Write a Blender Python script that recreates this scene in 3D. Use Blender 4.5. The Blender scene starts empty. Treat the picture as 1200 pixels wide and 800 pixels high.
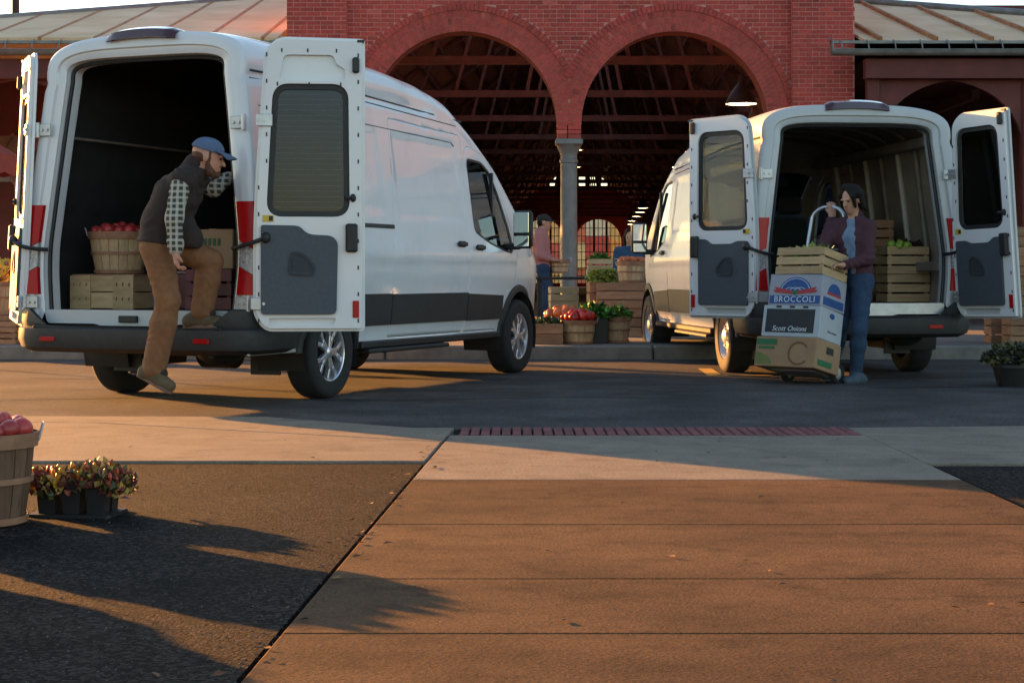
import bpy, bmesh, math, random
import numpy as np
from mathutils import Vector, Matrix
from mathutils.geometry import tessellate_polygon
R = math.radians
S = bpy.context.scene
COL = S.collection
random.seed(7)
rng = np.random.default_rng(7)

# ---------------------------------------------------------------- camera
CAMH, FPX, HOR = 0.938, 2000.0, 322.6
cam = bpy.data.cameras.new('camera')
cam.sensor_width = 36.0
cam.lens = 36.0 * FPX / 1200.0
cam.shift_y = -(400.0 - HOR) / 1200.0
cam.clip_start = 0.1
cam.clip_end = 3000
camo = bpy.data.objects.new('camera', cam)
COL.objects.link(camo)
camo.location = (0, 0, CAMH)
camo.rotation_euler = (R(90), 0, 0)
S.camera = camo

# ---------------------------------------------------------------- light
SUN_EL = R(9.3)
SH = Vector((0.72, -0.69, 0)).normalized()          # direction in which shadows fall
to_sun = Vector((-SH.x * math.cos(SUN_EL), -SH.y * math.cos(SUN_EL), math.sin(SUN_EL)))
w = bpy.data.worlds.new('World')
S.world = w
w.use_nodes = True
nt = w.node_tree
bg = nt.nodes['Background']
sky = nt.nodes.new('ShaderNodeTexSky')
sky.sky_type = 'NISHITA'
sky.sun_disc = False
sky.sun_elevation = SUN_EL
sky.sun_rotation = math.atan2(to_sun.x, to_sun.y)
sky.air_density = 1.0
sky.dust_density = 0.7
sky.ozone_density = 1.0
nt.links.new(sky.outputs[0], bg.inputs[0])
bg.inputs[1].default_value = 0.085
sl = bpy.data.lights.new('sun', 'SUN')
sl.energy = 5.0
sl.angle = R(0.6)
sl.color = (1.0, 0.42, 0.10)
so = bpy.data.objects.new('sun', sl)
COL.objects.link(so)
so.rotation_euler = to_sun.to_track_quat('Z', 'Y').to_euler()
S.view_settings.view_transform = 'Standard'
S.view_settings.look = 'None'
S.view_settings.exposure = 2.2
S.view_settings.gamma = 1.0

# ---------------------------------------------------------------- helpers
def P(px, py, Y):
    """photo pixel + distance -> point"""
    return Vector(((px - 600.0) * Y / FPX, Y, CAMH + (HOR - py) * Y / FPX))
def G(px, py, z=0.0):
    """photo pixel on a level plane z -> point"""
    Y = FPX * (CAMH - z) / (py - HOR)
    return Vector(((px - 600.0) * Y / FPX, Y, z))

MATS = {}
def mat(name, col, rough=0.6, var=0.15, scale=8.0, bump=0.0, bscale=None, metal=0.0, coat=0.0, rnd=0.0,
        alpha=None, trans=0.0, emit=None, stretch=None, attr=None, spec=0.5, col2=None, coord='Object', detail=6.0, sub=0.0, ramp=(.3, .7), speck=None, stain=None):
    if name in MATS:
        return MATS[name]
    m = bpy.data.materials.new(name)
    m.use_nodes = True
    n, l = m.node_tree.nodes, m.node_tree.links
    b = n['Principled BSDF']
    b.inputs['Roughness'].default_value = rough
    b.inputs['Metallic'].default_value = metal
    b.inputs['Coat Weight'].default_value = coat
    b.inputs['Coat Roughness'].default_value = 0.04
    b.inputs['Specular IOR Level'].default_value = spec
    b.inputs['Transmission Weight'].default_value = trans
    if sub:
        b.inputs['Subsurface Weight'].default_value = sub
        b.inputs['Subsurface Radius'].default_value = (0.01, 0.004, 0.002)
    tc = n.new('ShaderNodeTexCoord')
    mp = n.new('ShaderNodeMapping')
    l.new(tc.outputs[coord], mp.inputs[0])
    if stretch:
        mp.inputs['Scale'].default_value = stretch
    if rnd:
        oi = n.new('ShaderNodeObjectInfo')
        cmb = n.new('ShaderNodeVectorMath'); cmb.operation = 'SCALE'
        cmb.inputs[0].default_value = (37.0, 91.0, 53.0)
        l.new(oi.outputs['Random'], cmb.inputs['Scale'])
        l.new(cmb.outputs[0], mp.inputs['Location'])
    tx = n.new('ShaderNodeTexNoise')
    tx.inputs['Scale'].default_value = scale
    tx.inputs['Detail'].default_value = detail
    tx.inputs['Roughness'].default_value = 0.6
    l.new(mp.outputs[0], tx.inputs['Vector'])
    rp = n.new('ShaderNodeValToRGB')
    c = col
    d = col2 or tuple(min(1, x * (1 + var)) for x in c)
    e = c if col2 else tuple(x * (1 - var) for x in c)
    rp.color_ramp.elements[0].position = ramp[0]
    rp.color_ramp.elements[1].position = ramp[1]
    rp.color_ramp.elements[0].color = (*e, 1)
    rp.color_ramp.elements[1].color = (*d, 1)
    l.new(tx.outputs[0], rp.inputs[0])
    out = rp.outputs[0]
    if speck:
        vo = n.new('ShaderNodeTexVoronoi'); vo.inputs['Scale'].default_value = speck[0]
        l.new(tc.outputs[coord], vo.inputs['Vector'])
        sx = n.new('ShaderNodeSeparateColor'); l.new(vo.outputs['Color'], sx.inputs[0])
        sr = n.new('ShaderNodeMapRange'); sr.inputs['To Min'].default_value = speck[1]; sr.inputs['To Max'].default_value = speck[2]
        pw = n.new('ShaderNodeMath'); pw.operation = 'POWER'; pw.inputs[1].default_value = speck[3]
        l.new(sx.outputs[0], pw.inputs[0]); l.new(pw.outputs[0], sr.inputs[0])
        sm = n.new('ShaderNodeVectorMath'); sm.operation = 'SCALE'
        l.new(out, sm.inputs[0]); l.new(sr.outputs[0], sm.inputs['Scale'])
        out = sm.outputs[0]
    if stain:
        st = n.new('ShaderNodeTexNoise'); st.inputs['Scale'].default_value = stain[0]; st.inputs['Detail'].default_value = 8; st.inputs['Roughness'].default_value = .65
        l.new(tc.outputs[coord], st.inputs['Vector'])
        sr2 = n.new('ShaderNodeMapRange'); sr2.inputs['From Min'].default_value = stain[1]; sr2.inputs['From Max'].default_value = stain[2]
        sr2.inputs['To Min'].default_value = stain[3]; sr2.inputs['To Max'].default_value = 1.0
        l.new(st.outputs[0], sr2.inputs[0])
        sm2 = n.new('ShaderNodeVectorMath'); sm2.operation = 'SCALE'
        l.new(out, sm2.inputs[0]); l.new(sr2.outputs[0], sm2.inputs['Scale'])
        out = sm2.outputs[0]
    if attr:
        at = n.new('ShaderNodeAttribute'); at.attribute_name = attr
        mx = n.new('ShaderNodeMix'); mx.data_type = 'RGBA'; mx.blend_type = 'MULTIPLY'
        mx.inputs[0].default_value = 1.0
        l.new(out, mx.inputs[6]); l.new(at.outputs['Color'], mx.inputs[7])
        out = mx.outputs[2]
    if rnd:
        hs = n.new('ShaderNodeHueSaturation')
        mr = n.new('ShaderNodeMapRange')
        mr.inputs['To Min'].default_value = 1 - rnd
        mr.inputs['To Max'].default_value = 1 + rnd
        l.new(oi.outputs['Random'], mr.inputs[0])
        l.new(mr.outputs[0], hs.inputs['Value'])
        l.new(out, hs.inputs['Color'])
        out = hs.outputs[0]
    l.new(out, b.inputs['Base Color'])
    if bump:
        bt = n.new('ShaderNodeTexNoise')
        bt.inputs['Scale'].default_value = bscale or scale * 4
        bt.inputs['Detail'].default_value = 5
        l.new(mp.outputs[0], bt.inputs['Vector'])
        bp = n.new('ShaderNodeBump')
        bp.inputs['Strength'].default_value = bump
        bp.inputs['Distance'].default_value = 0.01
        l.new(bt.outputs[0], bp.inputs['Height'])
        l.new(bp.outputs[0], b.inputs['Normal'])
    if emit:
        b.inputs['Emission Color'].default_value = (*emit[0], 1)
        b.inputs['Emission Strength'].default_value = emit[1]
    m['bsdf'] = b.name
    MATS[name] = m
    return m

def link(o, parent=None):
    COL.objects.link(o)
    if parent is not None:
        o.parent = parent
    return o
def tag(o, label=None, cat=None, group=None, kind=None):
    if label: o['label'] = label
    if cat: o['category'] = cat
    if group: o['group'] = group
    if kind: o['kind'] = kind
    return o
def empty(name, loc=(0, 0, 0), rz=0.0, parent=None):
    o = bpy.data.objects.new(name, None)
    o.empty_display_size = 0.1
    o.location = loc
    o.rotation_euler = (0, 0, rz)
    return link(o, parent)
def obj(name, me, parent=None, loc=None, rot=None):
    o = bpy.data.objects.new(name, me)
    if loc is not None: o.location = loc
    if rot is not None: o.rotation_euler = rot
    return link(o, parent)
def copy_tree(o, parent=None):
    c = o.copy()
    link(c, parent)
    for ch in list(o.children):
        copy_tree(ch, c)
    return c

def frame_from(p0, p1):
    d = (Vector(p1) - Vector(p0))
    L = d.length
    z = d.normalized()
    a = Vector((0, 0, 1)) if abs(z.z) < 0.95 else Vector((1, 0, 0))
    x = a.cross(z).normalized()
    y = z.cross(x)
    return x, y, z, L

class MB:
    """mesh builder: collects shapes, build() makes one mesh"""
    def __init__(s):
        s.v, s.f, s.m, s.t = [], [], [], []
        s.mi = 0
        s.tint = (1, 1, 1)
    def add(s, vs, fs):
        o = len(s.v)
        s.v += [tuple(v) for v in vs]
        s.f += [tuple(i + o for i in f) for f in fs]
        s.m += [s.mi] * len(fs)
        s.t += [s.tint] * len(fs)
        return s
    def box(s, c, size, rot=None, bev=0.0):
        hx, hy, hz = size[0] / 2, size[1] / 2, size[2] / 2
        c = Vector(c)
        M = rot.to_3x3() if rot is not None else Matrix.Identity(3)
        if bev <= 0:
            vs = [c + M @ Vector((x, y, z)) for x in (-hx, hx) for y in (-hy, hy) for z in (-hz, hz)]
            return s.add(vs, [(0, 1, 3, 2), (4, 6, 7, 5), (0, 4, 5, 1), (2, 3, 7, 6), (0, 2, 6, 4), (1, 5, 7, 3)])
        bm = bmesh.new()
        bmesh.ops.create_cube(bm, size=1.0)
        for v in bm.verts:
            v.co = Vector((v.co.x * size[0], v.co.y * size[1], v.co.z * size[2]))
        bmesh.ops.bevel(bm, geom=list(bm.edges), offset=min(bev, min(hx, hy, hz) * 0.9), segments=1, affect='EDGES')
        bm.verts.index_update()
        vs = [c + M @ v.co for v in bm.verts]
        fs = [tuple(v.index for v in f.verts) for f in bm.faces]
        bm.free()
        return s.add(vs, fs)
    def cyl(s, p0, p1, r0, r1=None, n=16, caps=True):
        r1 = r0 if r1 is None else r1
        x, y, z, L = frame_from(p0, p1)
        p0, p1 = Vector(p0), Vector(p1)
        vs = []
        for p, r in ((p0, r0), (p1, r1)):
            for i in range(n):
                a = 2 * math.pi * i / n
                vs.append(p + x * (r * math.cos(a)) + y * (r * math.sin(a)))
        fs = [(i, (i + 1) % n, n + (i + 1) % n, n + i) for i in range(n)]
        if caps:
            fs += [tuple(range(n - 1, -1, -1)), tuple(range(n, 2 * n))]
        return s.add(vs, fs)
    def tube(s, path, r, n=8, closed=False, caps=True):
        path = [Vector(p) for p in path]
        N = len(path)
        rs = r if isinstance(r, (list, tuple)) else [r] * N
        vs, fs = [], []
        prev = None
        for i, p in enumerate(path):
            if closed:
                d = path[(i + 1) % N] - path[i - 1]
            else:
                d = path[min(i + 1, N - 1)] - path[max(i - 1, 0)]
            d.normalize()
            if prev is None:
                a = Vector((0, 0, 1)) if abs(d.z) < 0.9 else Vector((1, 0, 0))
                x = a.cross(d).normalized()
            else:
                x = (prev - d * prev.dot(d)).normalized()
            prev = x
            y = d.cross(x)
            for k in range(n):
                a = 2 * math.pi * k / n
                vs.append(p + x * (rs[i] * math.cos(a)) + y * (rs[i] * math.sin(a)))
        for i in range(N if closed else N - 1):
            j = (i + 1) % N
            for k in range(n):
                q = (k + 1) % n
                fs.append((i * n + k, i * n + q, j * n + q, j * n + k))
        if not closed and caps:
            fs += [tuple(range(n - 1, -1, -1)), tuple(range((N - 1) * n, N * n))]
        return s.add(vs, fs)
    def lathe(s, prof, M=None, n=24, a0=0.0, a1=2 * math.pi):
        """prof: (r, h) list turned round local z; M places it"""
        M = M or Matrix.Identity(4)
        full = abs(a1 - a0 - 2 * math.pi) < 1e-6
        k = n if full else n + 1
        vs, fs = [], []
        for (r, h) in prof:
            for i in range(k):
                a = a0 + (a1 - a0) * i / n
                vs.append(M @ Vector((r * math.cos(a), r * math.sin(a), h)))
        for j in range(len(prof) - 1):
            for i in range(n):
                q = (i + 1) % k
                fs.append((j * k + i, j * k + q, (j + 1) * k + q, (j + 1) * k + i))
        return s.add(vs, fs)
    def ell(s, c, rad, M=None, n=10, m=7, jit=0.0):
        c = Vector(c)
        M = M or Matrix.Identity(3)
        vs, fs = [], []
        for j in range(m + 1):
            th = math.pi * j / m
            for i in range(n):
                a = 2 * math.pi * i / n
                k = 1 + (random.uniform(-jit, jit) if jit else 0)
                vs.append(c + M @ Vector((rad[0] * math.sin(th) * math.cos(a) * k, rad[1] * math.sin(th) * math.sin(a) * k, rad[2] * math.cos(th) * k)))
        for j in range(m):
            for i in range(n):
                q = (i + 1) % n
                fs.append((j * n + i, (j + 1) * n + i, (j + 1) * n + q, j * n + q))
        return s.add(vs, fs)
    def plate(s, outer, holes=(), t0=0.0, t1=0.01, fn=None):
        """polygon with holes, extruded from t0 to t1; fn(u, v, t) -> point"""
        fn = fn or (lambda u, v, t: Vector((u, v, t)))
        loops = [list(outer)] + [list(h) for h in holes]
        tri = tessellate_polygon([[Vector((p[0], p[1], 0)) for p in lp] for lp in loops])
        flat = [p for lp in loops for p in lp]
        n = len(flat)
        vs = [fn(p[0], p[1], t0) for p in flat] + [fn(p[0], p[1], t1) for p in flat]
        fs = []
        for a, b, c in tri:
            A, B, C = flat[a], flat[b], flat[c]
            if (B[0] - A[0]) * (C[1] - A[1]) - (B[1] - A[1]) * (C[0] - A[0]) < 0:
                b, c = c, b
            fs.append((c, b, a))
            fs.append((a + n, b + n, c + n))
        o = 0
        for lp in loops:
            k = len(lp)
            for i in range(k):
                j = (i + 1) % k
                fs.append((o + i, o + j, o + j + n, o + i + n))
            o += k
        return s.add(vs, fs)
    def grid(s, rows, closed=False, flip=False):
        """rows: list of equal-length point lists"""
        k = len(rows[0])
        vs = [p for r in rows for p in r]
        fs = []
        for j in range(len(rows) - 1):
            for i in range(k if closed else k - 1):
                q = (i + 1) % k
                f = (j * k + i, j * k + q, (j + 1) * k + q, (j + 1) * k + i)
                fs.append(f[::-1] if flip else f)
        return s.add(vs, fs)
    def mesh(s, name, mats, smooth=False, angle=40, norm=True):
        me = bpy.data.meshes.new(name)
        me.from_pydata(s.v, [], s.f)
        mats = mats if isinstance(mats, (list, tuple)) else [mats]
        for m in mats:
            me.materials.append(m)
        if len(mats) > 1:
            me.polygons.foreach_set('material_index', s.m)
        if any(t != (1, 1, 1) for t in s.t):
            ca = me.attributes.new('tint', 'FLOAT_COLOR', 'CORNER')
            d = []
            for p in me.polygons:
                d += [*s.t[p.index], 1.0] * p.loop_total
            ca.data.foreach_set('color', d)
        if norm:
            bm = bmesh.new(); bm.from_mesh(me)
            bmesh.ops.recalc_face_normals(bm, faces=bm.faces)
            bm.to_mesh(me); bm.free()
        if smooth:
            me.polygons.foreach_set('use_smooth', [True] * len(me.polygons))
            if angle < 180:
                me.set_sharp_from_angle(angle=R(angle))
        me.update()
        return me
    def build(s, name, mats, parent=None, smooth=False, angle=40, bev=0.0, loc=None, rot=None, norm=True, seg=2):
        o = obj(name, s.mesh(name, mats, smooth, angle, norm), parent, loc, rot)
        if bev:
            b = o.modifiers.new('bevel', 'BEVEL')
            b.width = bev; b.segments = seg; b.limit_method = 'ANGLE'; b.angle_limit = R(35)
            b.harden_normals = False
        return o

def rpoly(pts, r, n=4):
    """round the corners of a polygon; r number or list"""
    out = []
    N = len(pts)
    for i in range(N):
        p0, p, p1 = Vector(pts[i - 1]), Vector(pts[i]), Vector(pts[(i + 1) % N])
        q = r[i] if isinstance(r, (list, tuple)) else r
        if q <= 0:
            out.append((p.x, p.y)); continue
        a, b = (p0 - p), (p1 - p)
        k = min(q, a.length * 0.48, b.length * 0.48)
        s0, s1 = p + a.normalized() * k, p + b.normalized() * k
        for j in range(n + 1):
            t = j / n
            c = s0 * (1 - t) ** 2 + p * 2 * t * (1 - t) + s1 * t * t
            out.append((c.x, c.y))
    return out
def inset(poly, d):
    """offset a convex ccw/cw polygon inwards by d"""
    N = len(poly)
    A = sum(poly[i][0] * poly[(i + 1) % N][1] - poly[(i + 1) % N][0] * poly[i][1] for i in range(N))
    sg = 1 if A > 0 else -1
    out = []
    for i in range(N):
        p0, p, p1 = Vector(poly[i - 1]), Vector(poly[i]), Vector(poly[(i + 1) % N])
        e0, e1 = (p - p0).normalized(), (p1 - p).normalized()
        n0, n1 = Vector((-e0.y, e0.x)) * sg, Vector((-e1.y, e1.x)) * sg
        b = (n0 + n1)
        if b.length < 1e-6: b = n0
        b.normalize()
        k = d / max(0.3, b.dot(n0))
        out.append((p.x + b.x * k, p.y + b.y * k))
    return out
def in_poly(p, poly):
    x, y = p
    c = False
    N = len(poly)
    for i in range(N):
        x0, y0 = poly[i]; x1, y1 = poly[i - 1]
        if (y0 > y) != (y1 > y) and x < (x1 - x0) * (y - y0) / (y1 - y0 + 1e-12) + x0:
            c = not c
    return c
def text_mesh(txt, size, m, name, shear=0.0, space=1.0, ext=0.0006):
    cu = bpy.data.curves.new('lettering', 'FONT')
    cu.body = txt; cu.size = size; cu.align_x = 'CENTER'; cu.align_y = 'CENTER'
    cu.shear = shear; cu.space_character = space; cu.extrude = ext
    o = bpy.data.objects.new('tmp', cu)
    COL.objects.link(o)
    dg = bpy.context.evaluated_depsgraph_get()
    me = bpy.data.meshes.new_from_object(o.evaluated_get(dg))
    bpy.data.objects.remove(o)
    bpy.data.curves.remove(cu)
    me.name = name
    me.materials.clear(); me.materials.append(m)
    return me

# ---------------------------------------------------------------- materials
M_asph = mat('asphalt', (0.078, 0.072, 0.070), 0.92, 0.3, 1.2, bump=0.5, bscale=160, spec=.15, detail=9, speck=(110, .6, 1.5, 1.3), stain=(1.1, .35, .6, .62))
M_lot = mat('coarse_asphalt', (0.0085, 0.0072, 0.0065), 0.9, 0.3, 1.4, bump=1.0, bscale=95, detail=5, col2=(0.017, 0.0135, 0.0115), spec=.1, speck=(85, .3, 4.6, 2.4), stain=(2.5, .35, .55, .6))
M_conc = mat('pale_concrete', (0.150, 0.126, 0.098), 0.9, 0.14, 3.0, bump=0.3, bscale=60, col2=(0.225, 0.188, 0.145), spec=.25, detail=9, speck=(170, .8, 1.2, 1.0), stain=(4.0, .33, .47, .7), rnd=.07)
M_path = mat('brown_concrete', (0.052, 0.030, 0.0165), 0.92, 0.2, 1.5, bump=0.6, bscale=130, stretch=(.7, 1.5, 1), col2=(0.118, 0.069, 0.037), detail=10, spec=.15, rnd=.10, speck=(160, .7, 1.35, 1.0), stain=(5.0, .34, .5, .62))
M_joint = mat('joint_dirt', (0.03, 0.026, 0.022), 0.95)
M_kerb = mat('kerb_concrete', (0.17, 0.155, 0.14), 0.85, 0.25, 5.0, bump=0.3)
M_brick = mat('painted_red_brick', (0.42, 0.053, 0.038), 0.75, 0.22, 14, bump=0.35, bscale=90, attr='tint', stain=(.8, .34, .58, .70))
M_mortar = mat('pink_mortar', (0.56, 0.25, 0.21), 0.9, 0.2, 20, bump=0.3)
M_redpaint = mat('dark_red_paint', (0.44, 0.25, 0.215), 0.7, 0.25, 3, bump=0.1)
M_wing = mat('wing_red_paint', (0.11, 0.022, 0.018), 0.7, 0.25, 3)
M_redbeam = mat('red_beam_paint', (0.19, 0.085, 0.07), 0.6, 0.25, 4)
M_column = mat('grey_column_paint', (0.155, 0.155, 0.155), 0.55, 0.18, 6)
M_tin = mat('weathered_tin_roof', (0.60, 0.41, 0.24), 0.7, 0.2, 0.9, metal=0.0, bump=0.1, spec=.1, col2=(0.80, 0.60, 0.40))
M_rust = mat('rusty_seam', (0.36, 0.16, 0.06), 0.7, 0.4, 6)
M_gutter = mat('grey_gutter', (0.20, 0.20, 0.19), 0.5, 0.25, 5, metal=0.3)
M_white = mat('white_van_paint', (0.67, 0.68, 0.70), 0.33, 0.03, 1.2, coat=0.75, stain=(2.2, .30, .48, .90))
M_silver = mat('silver_van_paint', (0.48, 0.49, 0.50), 0.45, 0.03, 2.0, coat=0.25, metal=0.0, stain=(2.2, .30, .48, .88))
M_door_in = mat('white_door_inner', (0.70, 0.69, 0.70), 0.38, 0.03, 3.0, coat=0.3)
M_black = mat('black_plastic', (0.014, 0.014, 0.015), 0.55, 0.2, 20, bump=0.05)
M_clad = mat('grey_plastic_cladding', (0.030, 0.030, 0.032), 0.6, 0.2, 30, bump=0.06, stain=(3.0, .3, .6, .7))
M_trim = mat('slate_trim_panel', (0.060, 0.070, 0.086), 0.65, 0.12, 40, bump=0.08)
M_trim2 = mat('dark_trim_recess', (0.030, 0.036, 0.046), 0.7, 0.12, 40)
M_rubber = mat('tyre_rubber', (0.014, 0.014, 0.014), 0.8, 0.3, 40, bump=0.15)
M_alloy = mat('silver_alloy', (0.66, 0.66, 0.70), 0.28, 0.05, 5, metal=0.8)
M_steel = mat('galvanised_steel', (0.50, 0.51, 0.53), 0.4, 0.12, 12, metal=0.7)
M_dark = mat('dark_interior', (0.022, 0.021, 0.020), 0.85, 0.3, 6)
M_brownint = mat('brown_grey_liner', (0.22, 0.18, 0.15), 0.6, 0.25, 4)
M_lensred = mat('red_lens', (0.40, 0.004, 0.007), 0.3, 0.10, 30, coat=0.0, spec=.3)
M_lensdark = mat('dark_red_lens', (0.05, 0.006, 0.008), 0.15, 0.08, 30, coat=0.8)
M_lensclear = mat('clear_lens', (0.34, 0.31, 0.31), 0.15, 0.45, 45, coat=0.6, bump=.3, bscale=40)
M_yellow = mat('yellow_label', (0.60, 0.40, 0.03), 0.5)
def glassmat(name, tint, rough=0.02, gcol=(0.9, 0.95, 1, 1)):
    m = bpy.data.materials.new(name); m.use_nodes = True
    n, l = m.node_tree.nodes, m.node_tree.links
    n.remove(n['Principled BSDF'])
    tr = n.new('ShaderNodeBsdfTransparent'); tr.inputs[0].default_value = (*tint, 1)
    gl = n.new('ShaderNodeBsdfGlossy'); gl.inputs['Roughness'].default_value = rough
    gl.inputs['Color'].default_value = gcol
    fr = n.new('ShaderNodeFresnel'); fr.inputs['IOR'].default_value = 1.6
    mx = n.new('ShaderNodeMixShader')
    l.new(fr.outputs[0], mx.inputs[0]); l.new(tr.outputs[0], mx.inputs[1]); l.new(gl.outputs[0], mx.inputs[2])
    l.new(mx.outputs[0], n['Material Output'].inputs[0])
    return m
M_glass = glassmat('tinted_glass', (0.50, 0.56, 0.56))
M_glass2 = glassmat('rear_door_glass', (0.16, 0.165, 0.17), 0.02, (0.42, 0.46, 0.56, 1))
M_glass3 = glassmat('pale_rear_glass', (0.42, 0.42, 0.37))
M_mirror = mat('mirror_glass', (0.80, 0.85, 0.88), 0.03, 0.0, 1, metal=1.0)
M_wood = mat('pale_crate_wood', (0.38, 0.24, 0.115), 0.75, 0.25, 5, bump=0.2, stretch=(1, 6, 6), rnd=0.16, col2=(0.54, 0.37, 0.20))
M_woodr = mat('reddish_crate_wood', (0.24, 0.115, 0.055), 0.75, 0.25, 5, bump=0.2, stretch=(1, 6, 6), rnd=0.2, col2=(0.37, 0.20, 0.11))
M_stave = mat('basket_stave_wood', (0.42, 0.26, 0.13), 0.7, 0.25, 10, bump=0.2, stretch=(4, 4, 1), rnd=0.2, col2=(0.60, 0.42, 0.24))
M_hoop = mat('basket_hoop_wood', (0.30, 0.15, 0.085), 0.7, 0.25, 12, bump=0.2)
M_card = mat('brown_cardboard', (0.33, 0.20, 0.11), 0.85, 0.1, 9, rnd=0.1)
M_apple = mat('red_apple_skin', (0.30, 0.016, 0.020), 0.35, 0.4, 14, rnd=0.25, col2=(0.46, 0.05, 0.04))
M_gapple = mat('green_apple_skin', (0.30, 0.44, 0.06), 0.35, 0.25, 14, rnd=0.15)
M_pepper = mat('red_pepper_skin', (0.52, 0.025, 0.015), 0.25, 0.3, 10, rnd=0.25)
M_tomato = mat('orange_squash_skin', (0.55, 0.13, 0.035), 0.4, 0.3, 10, rnd=0.3)
M_green = mat('fresh_green_leaf', (0.06, 0.15, 0.025), 0.55, 0.4, 25, attr='tint')
M_dgreen = mat('dark_green_leaf', (0.025, 0.06, 0.02), 0.55, 0.4, 25, attr='tint')
M_cabb = mat('yellow_green_leaf', (0.28, 0.30, 0.06), 0.55, 0.3, 20, attr='tint')
M_foli = mat('mixed_foliage', (0.30, 0.26, 0.20), 0.6, 0.3, 30, attr='tint')
# ================================================================ GROUND
def slab(poly, name, m, parent=None, top=0.0, thick=0.08, bev=0.006):
    b = MB(); b.plate(poly, (), top - thick, top)
    return b.build(name, m, parent, bev=bev, seg=1)
b = MB(); b.add([(-600, -300, -0.09), (600, -300, -0.09), (600, 1500, -0.09), (-600, 1500, -0.09)], [(0, 1, 2, 3)])
tag(b.build('ground', mat('far_ground', (0.12, 0.105, 0.09), 0.9, 0.3, 0.3), norm=False), kind='structure')
KY = 19.07
edge = [(-40, 11.6), (-8, 11.45), (-1.6, 11.2), (-0.62, 10.42), (2.06, 10.40), (6, 10.85), (40, 11.4)]
street = slab([(40, 11.4), (40, KY), (-40, KY), *edge[:-1]], 'street', M_asph, None, 0.0, 0.06, 0)
tag(street, kind='structure')
# worn tar lines and paint marks lying on the street
paint = mat('worn_yellow_paint', (0.45, 0.27, 0.04), 0.8, 0.5, 12)
for (x0, y0, x1, y1, wd) in ((826, 432, 838, 440, 0.07), (838, 440, 905, 440, 0.06)):
    a, c = G(x0, y0), G(x1, y1)
    d = (c - a).normalized(); nn = Vector((-d.y, d.x, 0)) * wd
    bb = MB(); bb.add([a - nn + Vector((0, 0, .004)), c - nn + Vector((0, 0, .004)), c + nn + Vector((0, 0, .004)), a + nn + Vector((0, 0, .004))], [(0, 1, 2, 3)])
    bb.build('parking_line', paint, street)
tar = mat('tar_seal', (0.018, 0.018, 0.02), 0.6)
for k in range(7):
    y = random.uniform(11.9, 18.4); x = random.uniform(-5, 4)
    pts = []
    for i in range(14):
        pts.append((x + i * 0.4, y + 0.18 * math.sin(i * 0.8 + k) + random.uniform(-.05, .05)))
    bb = MB(); bb.grid([[Vector((p[0], p[1] - .018, .003)) for p in pts], [Vector((p[0], p[1] + .018, .003)) for p in pts]])
    bb.build('tar_line', tar, street)
# near pavement
side = empty('sidewalk'); side['kind'] = 'structure'
TZ = 0.012
LX = lambda d: -0.34 - (10.4 - d) * 0.0433
slab([(-40, 8.53), (-4.6, 8.53), (-4.62, 11.33), (-8, 11.44), (-40, 11.59)], 'slab', M_conc, side, TZ)
slab([(-4.59, 8.53), (LX(8.53) - .012, 8.53), (LX(9.5) - .012, 9.5), (-2.63, 10.74), (-4.60, 10.86)], 'slab', M_conc, side, TZ)
slab([(-4.60, 10.88), (-2.63, 10.757), (LX(9.5) - .012, 9.515), (LX(10.38) - .012, 10.38), (-0.63, 10.41), (-1.6, 11.19), (-4.61, 11.31)], 'slab', M_conc, side, TZ)
slab([(2.055, 8.42), (4.9, 8.42), (4.9, 10.70), (2.04, 10.39)], 'slab', M_conc, side, TZ)
slab([(4.915, 8.42), (9.2, 8.42), (9.2, 10.98), (4.915, 10.71)], 'slab', M_conc, side, TZ)
slab([(9.215, 8.42), (40, 8.42), (40, 11.39), (9.215, 10.99)], 'slab', M_conc, side, TZ)
path = empty('concrete_path'); path['kind'] = 'structure'
ds = [9.90, 7.745, 6.355, 5.215, 4.42, 3.0, 1.6, 0.2, -3]
for i in range(len(ds) - 1):
    a, c = ds[i] - 0.005, ds[i + 1] + 0.005
    slab([(LX(c), c), (2.045, c), (2.045, a), (LX(a), a)], 'slab', M_conc if i == 0 else M_path, path, TZ)
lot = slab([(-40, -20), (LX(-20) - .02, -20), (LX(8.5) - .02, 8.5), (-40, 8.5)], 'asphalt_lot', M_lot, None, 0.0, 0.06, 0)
tag(lot, kind='structure')
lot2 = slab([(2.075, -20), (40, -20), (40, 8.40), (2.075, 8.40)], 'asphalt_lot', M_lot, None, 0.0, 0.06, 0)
tag(lot2, kind='structure')
jb = slab([(-40, -20), (40, -20), (40, 11), (-40, 11)], 'joint_base', M_joint, path, -0.03, 0.02, 0)
# red warning strip of bricks in the kerb ramp
strip = empty('tactile_strip'); strip['kind'] = 'structure'
sb = MB(); sb.box((0, 0, 0), (0.052, 0.245, 0.05), bev=0.006)
M_stripb = mat('dark_red_paver', (0.15, 0.035, 0.035), 0.8, 0.3, 20, bump=0.2, rnd=0.25)
sme = sb.mesh('paver', M_stripb)
for i in range(38):
    for j in range(2):
        obj('paver', sme, strip, (-0.30 + i * 0.0618 + .02, 10.025 + j * 0.252, TZ - 0.022))
# loose grit on the lot and along the joint
g = MB()
for k in range(700):
    y = 3.6 + 5.0 * random.random() ** 1.2
    x = random.uniform(-0.32 * y, LX(y) - .02) if random.random() < .7 else LX(y) - .03 + random.gauss(0, .02)
    s = random.uniform(.0015, .004)
    g.ell((x, y, s * .5), (s, s * random.uniform(.6, 1), s * .7), n=5, m=3)
tag(g.build('gravel', mat('grit', (0.10, 0.085, 0.075), 0.9, 0.5, 60)), 'loose grit scattered over the coarse asphalt', 'gravel', kind='stuff')
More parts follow.
